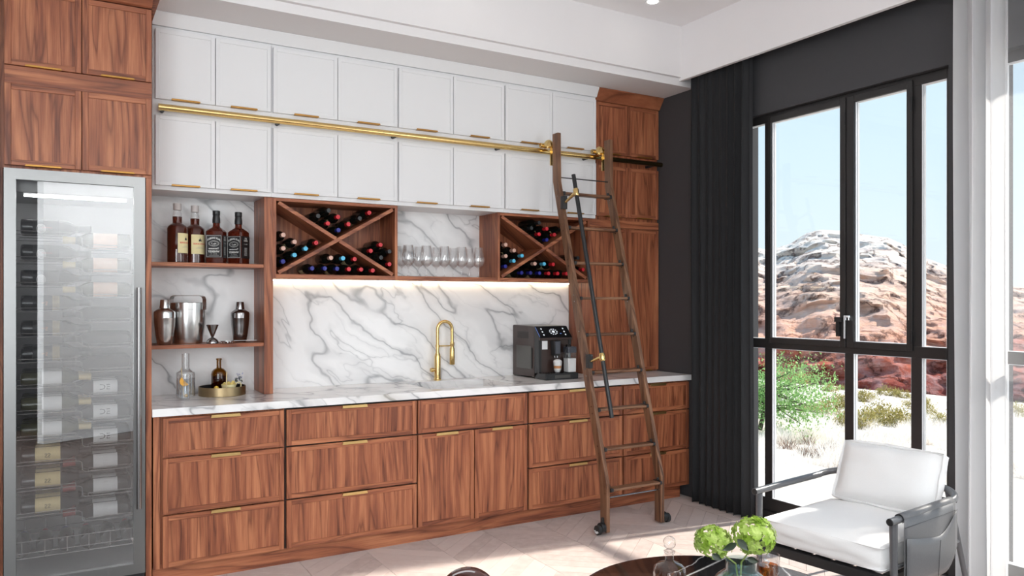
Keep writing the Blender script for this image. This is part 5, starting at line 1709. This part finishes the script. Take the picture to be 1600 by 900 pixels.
random.seed(11)
fm_ = floret()
for hi, (hx, hy, hz, R, lab) in enumerate(((1.900, 1.898, 0.668, 0.056, 'smaller green hydrangea bloom leaning left out of the vase'), (1.978, 1.794, 0.702, 0.064, 'larger green hydrangea bloom on the right in the vase'))):
    t = thing('hydrangea', lab, 'flower', (hx, hy, hz), 'hydrangeas in the vase')
    pet = MB()
    for k in range(105):
        z = 1 - 1.72 * (k + 0.5) / 105
        a = k * 2.39996
        rr = math.sqrt(max(0, 1 - z * z))
        n_ = Vector((rr * math.cos(a), rr * math.sin(a), z))
        n_ = (n_ + Vector((random.uniform(-.4, .4), random.uniform(-.4, .4), random.uniform(-.4, .4)))).normalized()
        q = n_.to_track_quat('Z', 'Y').to_matrix().to_4x4()
        lump = 1 + 0.16 * mnoise.noise(n_ * 2.3 + Vector((hi * 5, 0, 0)))
        M = Matrix.Translation(Vector((n_.x * 1.05, n_.y * 1.05, n_.z * 0.88)) * R * lump * random.uniform(0.88, 1.05)) @ q @ Matrix.Rotation(random.uniform(0, 3), 4, 'Z') @ Matrix.Scale(random.uniform(0.95, 1.35), 4)
        pet.add([M @ Vector(p) for p in fm_.v], fm_.f)
    inst('petals', pet.mesh('petals', MAT['petal_green']), t)
    base = Vector((VX - hx + (0.012 if hi == 0 else -0.012), VY - hy, TZ + 0.02 - hz))
    mid = Vector((VX - hx, VY - hy, TZ + 0.21 - hz)) + Vector((-0.014 if hi == 0 else 0.012, 0.01, 0))
    inst('stem', MB().tube([(0, 0, -0.01), (0.25 * mid.x, 0.25 * mid.y, mid.z * 0.5), mid, (base + mid) / 2, base], 0.0026, 8).mesh('stem', MAT['stem_green'], True), t)
    for (ua, va, ub, vb, wpx, dd) in (((1151, 849, 1128, 860, 6.0, 2.50), (1112, 866, 1128, 875, 5.5, 2.52)) if hi == 0 else ((1152, 842, 1170, 861, 6.0, 2.46), (1167, 872, 1186, 878, 5.0, 2.42))):
        A = Vector(_ray(ua, va)) * dd + Vector((0, 0, CAM_H)) - Vector((hx, hy, hz))
        B = Vector(_ray(ub, vb)) * (dd - 0.012) + Vector((0, 0, CAM_H)) - Vector((hx, hy, hz))
        wv_ = (B - A).cross(Vector((SN, CS, 0))).normalized() * (wpx * dd / F_PX)
        nv_ = (B - A).cross(wv_).normalized() * 0.003
        qs = (0.12, 0.32, 0.55, 0.75, 0.9)
        up_ = [A + (B - A) * q + wv_ * math.sin(PI * q ** 0.8) + nv_ for q in qs]
        dn_ = [A + (B - A) * q - wv_ * math.sin(PI * q ** 0.8) + nv_ for q in qs]
        md_ = [A + (B - A) * q for q in qs]
        pts_ = [A] + up_ + md_ + dn_ + [B]
        fs_ = [(0, 1, 6), (0, 6, 11), (5, 16, 10), (10, 16, 15)] + [(k, k + 1, k + 6, k + 5) for k in range(1, 5)] + [(k + 5, k + 6, k + 11, k + 10) for k in range(1, 5)]
        inst('leaf', MB().add(pts_, fs_).mesh('leaf', MAT['leaf_dark'], True), t)

t = thing('whisky_tumbler', 'ribbed whisky tumbler half full behind the flower vase', 'glass', (2.362, 2.073, TZ + 0.0005))
vs_, fs_ = [], []
prof = [(0.040, 0.0), (0.042, 0.004), (0.044, 0.10), (0.0425, 0.10), (0.0385, 0.014), (0.0005, 0.012)]
for r, z in prof:
    for k in range(60):
        a = 2 * PI * k / 60
        vs_.append((r * (1 - 0.03 * (0.5 + 0.5 * math.cos(20 * a)) * (z < 0.09)) * math.cos(a), r * (1 - 0.03 * (0.5 + 0.5 * math.cos(20 * a)) * (z < 0.09)) * math.sin(a), z))
for j in range(len(prof) - 1):
    for k in range(60):
        fs_.append((j * 60 + k, j * 60 + (k + 1) % 60, (j + 1) * 60 + (k + 1) % 60, (j + 1) * 60 + k))
fs_.append(tuple(range(60))[::-1])
inst('glass', MB().add(vs_, fs_).mesh('glass', MAT['drink_glass'], True), t)
inst('whisky', MB().lathe([(0.0005, 0.0145), (0.036, 0.0145), (0.038, 0.058), (0.0005, 0.058)], 28).mesh('whisky', MAT['whisky'], True), t)
im = MB()
for (x, y, z, a) in ((-0.012, -0.008, 0.034, 0.4), (0.013, 0.010, 0.036, 1.1), (0.0, 0.012, 0.062, 0.7)):
    b_ = MB().box(-0.011, 0.011, -0.011, 0.011, -0.011, 0.011)
    b_.xf(Matrix.Translation((x, y, z)) @ Matrix.Rotation(a, 4, 'Z') @ Matrix.Rotation(a * 0.7, 4, 'X'))
    im.add(b_.v, b_.f)
inst('ice_cubes', im.mesh('ice_cubes', MAT['ice']), t)

# ================================================================== LOW CHAIR WHOSE TOP EDGE SHOWS AT THE BOTTOM OF THE FRAME
kx, ky, kz = 1.004, 1.950, 0.722
t = thing('side_chair', 'glossy dark brown chair whose rounded back top shows at the bottom edge', 'chair', (kx, ky, 0), None, -YAW)
bp = MB()
rr_ = 0.078
bpoly = [(-0.17, 0.40)] + [(-0.17 + 0.02 * k / 3, 0.42 + 0.11 * k / 3) for k in range(1, 4)] + [(rr_ * math.cos(a) * 1.05, kz - rr_ + rr_ * math.sin(a)) for a in [math.radians(195 - 10 * q) for q in range(22)]] + [(0.15, 0.53), (0.17, 0.42), (0.17, 0.40)]
bp.prism([(p[0], p[1]) for p in bpoly], -0.014, 0.014, 'y')
bp.build('backrest', MAT['brown_lacquer'], t, loc=Lc, bevel=0.008, seg=3)
MB().prism([(rr_ * 0.8 * math.cos(a) - 0.022, kz - 0.016 - rr_ * 0.8 + rr_ * 0.8 * math.sin(a)) for a in [2 * PI * q / 28 for q in range(28)]], -0.034, -0.0145, 'y').build('back_pad', MAT['brown_lacquer'], t, loc=Lc, bevel=0.008, seg=3)
MB().box(-0.19, 0.19, -0.40, 0.02, 0.37, 0.40).build('seat', MAT['brown_lacquer'], t, loc=Lc, bevel=0.012)
for sx in (-0.16, 0.16):
    for sy in (-0.36, -0.02):
        MB().tube([(sx, sy, 0.37), (sx * 1.1, sy * 1.03, 0.0)], [0.018, 0.012], 10).build('leg', MAT['brown_lacquer'], t, True, loc=Lc)

# ================================================================== OUTDOORS
def ground_z(x, y):
    d = max(0.0, x - 5.0)
    return -0.10 - 0.095 * d + (0.05 * mnoise.noise(Vector((x * 0.35, y * 0.35, 0))) * min(1, d / 4.0)) if d < 42 else -0.10 - 0.095 * 42


m_, nt_, out_ = new_mat('sand')
v_ = coords(nt_, False)
nz_ = N(nt_, 'ShaderNodeTexNoise', {'Vector': v_, 'Scale': 0.9, 'Detail': 7.0, 'Roughness': 0.65})
nf_ = N(nt_, 'ShaderNodeTexNoise', {'Vector': v_, 'Scale': 14.0, 'Detail': 5.0, 'Roughness': 0.7})
c_ = ramp(nt_, nz_.outputs[0], [(0.35, (0.68, 0.61, 0.54)), (0.65, (0.84, 0.79, 0.73))])
c_ = mix_c(nt_, ramp(nt_, nf_.outputs[0], [(0.40, (0, 0, 0)), (0.62, (0.5, 0.5, 0.5))]), c_, (0.46, 0.37, 0.28))
principled(nt_, out_, base=c_, rough=0.95, normal=bump(nt_, nf_.outputs[0], 0.6, 0.05))
gd = MB().grid(lambda u, v: (4.32 + 60 * u ** 2, -45 + 110 * v, ground_z(4.32 + 60 * u ** 2, -45 + 110 * v)), 60, 70).build('ground', MAT['sand'], smooth=True)
struct(gd, 'pale sandy desert ground outside the windows')
tag(MB().box(4.31, 6.1, -12, 14, -0.16, -0.06).build('terrace_slab', MAT['concrete'], loc=(5.2, 1, -0.16)), 'pale concrete terrace outside the windows', 'terrace')

# ---- rock ridge: swept surface with real relief
RIDGE = [(700, 420), (1000, 405), (1120, 388), (1171, 384), (1195, 390), (1212, 387), (1236, 380), (1262, 364), (1282, 360), (1315, 362), (1345, 367), (1385, 371), (1418, 386), (1450, 404), (1480, 416), (1530, 436), (1571, 447), (1620, 452), (1800, 462), (2400, 440)]


def ridge_v(u):
    for (a, b), (c_, d_) in zip(RIDGE[:-1], RIDGE[1:]):
        if a <= u <= c_:
            q = (u - a) / (c_ - a)
            return b + (d_ - b) * q
    return 450


D0, D1 = 41.0, 84.0
NU, NV = 300, 110


def ridge_pt(i, j):
    u = 700 + 1700 * i / NU
    q = j / NV
    x, y, z = _ray(u, 0)
    n_ = math.hypot(x, y)
    dx, dy = x / n_, y / n_
    k1 = D1 / n_
    ztop = CAM_H + (CY - ridge_v(u)) / F_PX * k1
    zb = -5.2
    # steep red foot, stepped ledges, then an easing slope to the crest
    dd = D0 + (D1 - D0) * (0.10 * min(1, q / 0.22) + 0.90 * max(0, (q - 0.22) / 0.78) ** 1.25)
    zz = zb + (ztop - zb) * (0.30 * min(1, q / 0.22) ** 0.8 + 0.70 * max(0, (q - 0.22) / 0.78) ** 0.92)
    p = Vector((dx * dd, dy * dd, zz))
    s = Vector((p.x * 0.10, p.y * 0.10, p.z * 0.16))
    big = mnoise.fractal(s * 1.0, 0.9, 2.1, 5)
    rid = mnoise.ridged_multi_fractal(s * 2.2 + Vector((4, 0, 0)), 0.9, 2.2, 5, 1.0, 2.0) - 1.0
    led = (p.z * 0.9 + 0.6 * big + 0.05 * p.y)
    led = (led - math.floor(led))
    fade = min(1, q / 0.06) * (1 if q < 0.9 else (1 - q) / 0.1 * 0.75 + 0.25)
    off = (2.1 * big + 0.9 * rid + 0.8 * (led ** 2)) * fade
    p.x -= dx * off
    p.y -= dy * off
    p.z += (0.28 * rid + 0.22 * big) * fade
    return p


rk_v = [ridge_pt(i, j) for j in range(NV + 1) for i in range(NU + 1)]
# back side of the ridge, so it stands as a solid mass
back0 = len(rk_v)
for i in range(NU + 1):
    p = rk_v[NV * (NU + 1) + i]
    rk_v.append(Vector((p.x * 1.35, p.y * 1.35, -6.0)))
rf = [(j * (NU + 1) + i, j * (NU + 1) + i + 1, (j + 1) * (NU + 1) + i + 1, (j + 1) * (NU + 1) + i) for j in range(NV) for i in range(NU)]
rf += [(NV * (NU + 1) + i, NV * (NU + 1) + i + 1, back0 + i + 1, back0 + i) for i in range(NU)]

m_, nt_, out_ = new_mat('red_rock')
v_ = coords(nt_, False)
sp_ = N(nt_, 'ShaderNodeSeparateXYZ', {0: v_})
n1_ = N(nt_, 'ShaderNodeTexNoise', {'Vector': v_, 'Scale': 0.13, 'Detail': 5.0, 'Roughness': 0.6})
mp_ = N(nt_, 'ShaderNodeMapping', {'Vector': v_, 'Rotation': (math.radians(14), 0, 0), 'Scale': (0.10, 0.10, 1.0)})
n2_ = N(nt_, 'ShaderNodeTexNoise', {'Vector': mp_.outputs[0], 'Scale': 2.3, 'Detail': 6.0, 'Roughness': 0.65, 'Distortion': 0.6})
n3_ = N(nt_, 'ShaderNodeTexNoise', {'Vector': v_, 'Scale': 1.1, 'Detail': 8.0, 'Roughness': 0.7})
vo_ = N(nt_, 'ShaderNodeTexVoronoi', {'Vector': N(nt_, 'ShaderNodeVectorMath', {0: v_, 1: N(nt_, 'ShaderNodeVectorMath', {0: n3_.outputs['Color'], 'Scale': 2.2}, operation='SCALE').outputs[0]}, operation='ADD').outputs[0], 'Scale': 0.30},
        feature='DISTANCE_TO_EDGE')
hgt_ = math_n(nt_, 'ADD', math_n(nt_, 'ADD', sp_.outputs[2], math_n(nt_, 'MULTIPLY', sp_.outputs[1], 0.06)), math_n(nt_, 'MULTIPLY', n1_.outputs[0], 7.0))
band_ = ramp(nt_, N(nt_, 'ShaderNodeMapRange', {'Value': hgt_, 'From Min': -2.0, 'From Max': 14.0}).outputs[0],
             [(0.20, (0.14, 0.030, 0.03)), (0.34, (0.26, 0.06, 0.05)), (0.42, (0.50, 0.14, 0.09)), (0.49, (0.70, 0.36, 0.25)), (0.70, (0.72, 0.50, 0.39)), (0.88, (0.80, 0.70, 0.62)), (1.0, (0.88, 0.82, 0.75))])  # strata by height; the darkest red at the foot also paints in overhang shade
str_ = ramp(nt_, n2_.outputs[0], [(0.30, (0.58, 0.50, 0.50)), (0.50, (1, 1, 1)), (0.72, (1.25, 1.15, 1.05))])
c_ = mix_c(nt_, 1.0, band_, str_, 'MULTIPLY')
gy_ = ramp(nt_, n3_.outputs[0], [(0.42, (0, 0, 0)), (0.66, (0.4, 0.4, 0.4))])
c_ = mix_c(nt_, gy_, c_, (0.58, 0.50, 0.50))
ck_ = ramp(nt_, vo_.outputs[0], [(0.0, (0.30, 0.25, 0.26)), (0.025, (0.75, 0.72, 0.72)), (0.06, (1, 1, 1))])
c_ = mix_c(nt_, 1.0, c_, ck_, 'MULTIPLY')
hh_ = math_n(nt_, 'ADD', math_n(nt_, 'MULTIPLY', n2_.outputs[0], 0.8), math_n(nt_, 'ADD', n3_.outputs[0], math_n(nt_, 'MULTIPLY', ck_, 0.5)))
principled(nt_, out_, base=c_, rough=0.95, spec=0.1, normal=bump(nt_, hh_, 0.7, 0.45))
ro = MB().add(rk_v, rf).build('rock_ridge', MAT['red_rock'], smooth=True, loc=(52, 40, -4))
ro.data.polygons.foreach_set('use_smooth', [True] * len(ro.data.polygons))
tag(ro, 'layered red and cream sandstone ridge seen through the windows', 'rock formation')

# ---- tree at the left of the window
random.seed(21)


def leaf_cloud(mb, centres, n, size, jitter, el=1.0):
    for k in range(n):
        c_ = random.choice(centres)
        p = Vector(c_[:3]) + Vector((random.gauss(0, jitter), random.gauss(0, jitter), random.gauss(0, jitter * el)))
        M = Matrix.Translation(p) @ Matrix.Rotation(random.uniform(0, 6.28), 4, 'Z') @ Matrix.Rotation(random.uniform(-1.2, 1.2), 4, 'X') @ Matrix.Scale(size * random.uniform(0.6, 1.3), 4)
        mb.add([M @ Vector(q) for q in ((-0.5, 0, 0), (0, 1.0, 0.1), (0.5, 0, 0), (0, -1.0, 0.1))], [(0, 1, 2, 3)])


tb = Vector((9.0, 8.05, ground_z(9.0, 8.05)))
tb.z += 0.12
tree = thing('green_tree', 'leafy green tree outside at the left of the window', 'tree', tb)
bm_ = MB()
tips = []
bm_.tube([(0, 0, -0.1), (0.05, -0.05, 0.25), (0.0, -0.10, 0.55)], [0.035, 0.028, 0.02], 8)
for k in range(46):
    a = random.uniform(0, 2 * PI)
    L = random.uniform(0.35, 0.95)
    el = random.uniform(-0.75, 0.80) * (1.15 - 0.7 * L)
    st = Vector((0.02, -0.1, random.uniform(0.15, 0.6)))
    e1 = st + Vector((math.cos(a) * L * 0.5, math.sin(a) * L * 0.5, el * L * 0.45))
    e2 = e1 + Vector((math.cos(a + random.uniform(-.5, .5)) * L * 0.5, math.sin(a + random.uniform(-.5, .5)) * L * 0.5, el * L * 0.4))
    bm_.tube([st, e1, e2], [0.013, 0.008, 0.003], 6)
    tips += [tuple(e1), tuple(e2), tuple((e1 + e2) / 2), tuple(e2 + Vector((0, 0, 0.08)))]
inst('branches', bm_.mesh('branches', MAT['bark'], True), tree)
lc = MB()
leaf_cloud(lc, tips, 11000, 0.023, 0.13)
lv = inst('leaves', lc.mesh('leaves', MAT['leaf_green']), tree)
lv['kind'] = 'stuff'


# ---- olive bushes in the middle distance
def bush_mesh(seed, mat, n=900, size=0.045, flat=0.75):
    random.seed(seed)
    mb = MB()
    cs = []
    for k in range(34):
        a, r = random.uniform(0, 2 * PI), random.uniform(0, 1) ** 0.6
        cs.append((0.62 * r * math.cos(a), 0.62 * r * math.sin(a), random.uniform(0.08, 0.9 - 0.5 * r) * flat))
    leaf_cloud(mb, cs, n, size, 0.10)
    for k in range(14):
        c_ = random.choice(cs)
        mb.tube([(c_[0] * 0.1, c_[1] * 0.1, -0.05), (c_[0] * 0.6, c_[1] * 0.6, c_[2] * 0.5), c_], [0.02, 0.014, 0.006], 4)
    return mb.mesh('bush', mat)


bush_me = [bush_mesh(s, MAT['bush_olive'], 1300, 0.05) for s in (1, 2, 3)]
dry_me = [bush_mesh(s, MAT['dry_straw'], 800, 0.035, 0.6) for s in (5, 6)]
twig_me = [bush_mesh(s, MAT['dry_twig'], 700, 0.028, 0.5) for s in (8, 9)]


def ground_at(u, v):
    """march along the pixel's ray to the sloping ground"""
    x, y, z = _ray(u, v)
    lo, hi = 4.5, 80.0
    for _ in range(60):
        md = (lo + hi) / 2
        if CAM_H + z * md > ground_z(x * md, y * md):
            lo = md
        else:
            hi = md
    return Vector((x * lo, y * lo, ground_z(x * lo, y * lo)))


bushes = [(1288, 655, 44, 0), (1262, 646, 26, 1), (1308, 640, 40, 2), (1345, 668, 56, 1), (1378, 660, 50, 0), (1352, 628, 30, 2), (1408, 668, 48, 2), (1388, 618, 26, 1), (1412, 622, 20, 0), (1446, 652, 30, 0), (1480, 668, 40, 1),
          (1436, 640, 34, 2), (1298, 612, 22, 0), (1322, 610, 18, 1), (1578, 650, 40, 2), (1622, 662, 40, 0), (1250, 600, 20, 2)]
bwords = ['round olive bush right of the green tree', 'small olive bush behind the tree edge', 'olive bush left of the centre mullion', 'big olive bush right of the centre mullion', 'tall olive bush in the middle of the third pane', 'small olive bush at the foot of the red cliff',
          'olive bush against the right casement mullion', 'small round bush below the dark cliff shade', 'tiny bush at the cliff foot right of centre', 'olive bush in the narrow right pane', 'large olive bush at the right edge of the narrow pane', 'olive bush behind the right mullion',
          'small bush on the slope above the dry grass', 'tiny bush on the slope by the centre mullion', 'olive bush seen through the sheer curtain', 'olive bush at the far right behind the sheer', 'small bush behind the green tree']
for (u, v, wpx, k), lb in zip(bushes, bwords):
    p = ground_at(u, v)
    d = SN * p.x + CS * p.y
    s = wpx * d / F_PX / 1.05
    tag(inst('desert_bush', bush_me[k], None, p, (0, 0, random.uniform(0, 6)), (s, s, s * 1.05)), lb, 'bush', 'olive bushes outside')

# ---- dry straw and twigs: uncountable brush between terrace and bushes
random.seed(5)


def brush(name, label, metas, spots, jit, mat):
    mb = MB()
    for (u, v, wpx) in spots:
        p = ground_at(u, v)
        d = SN * p.x + CS * p.y
        if d > 32:
            continue
        s = wpx * d / F_PX / 1.3
        M = Matrix.Translation(p) @ Matrix.Rotation(random.uniform(0, 6), 4, 'Z') @ Matrix.Scale(s, 4)
        h = Vector((0, 0, 1))
        for k in range(jit):
            a, r = random.uniform(0, 2 * PI), random.uniform(0, 0.55)
            b = Vector((r * math.cos(a), r * math.sin(a), -0.03))
            tip = b + Vector((random.gauss(0, 0.22) + 0.3 * math.cos(a), random.gauss(0, 0.22) + 0.3 * math.sin(a), random.uniform(0.25, 0.85)))
            w = Vector((math.sin(a), -math.cos(a), 0)) * 0.012
            md = (b + tip) / 2 + Vector((random.gauss(0, 0.05), random.gauss(0, 0.05), 0.05))
            mb.add([M @ q for q in (b - w, b + w, md + w * 0.8, md - w * 0.8, tip)], [(0, 1, 2, 3), (3, 2, 4)])
    o = mb.build(name, mat, loc=(9, 6, -0.3))
    o['kind'] = 'stuff'
    return tag(o, label, 'dry grass')


straw = [(random.uniform(1120, 1640), 690 + 62 * random.random() ** 1.3, random.uniform(34, 62)) for _ in range(90)]
straw += [(random.uniform(1150, 1640), random.uniform(655, 705), random.uniform(22, 40)) for _ in range(150)]
straw += [(random.uniform(1200, 1640), random.uniform(628, 665), random.uniform(12, 24)) for _ in range(60)]
brush('straw_brush', 'pale dry straw brush covering the ground outside', None, straw, 150, MAT['dry_straw'])
twg = [(random.uniform(1196, 1240), random.uniform(744, 752), random.uniform(26, 40)) for _ in range(12)] + [(random.uniform(1255, 1320), random.uniform(752, 772), random.uniform(26, 44)) for _ in range(16)] + [(random.uniform(1150, 1620), 735 + 22 * random.random(), random.uniform(20, 40)) for _ in range(16)] + [(random.uniform(1230, 1300), random.uniform(690, 715), random.uniform(26, 40)) for _ in range(7)] + [(random.uniform(1180, 1600), random.uniform(650, 735), random.uniform(14, 24)) for _ in range(16)]
brush('twig_brush', 'dark bare twigs among the pale straw outside', None, twg, 90, MAT['dry_twig'])
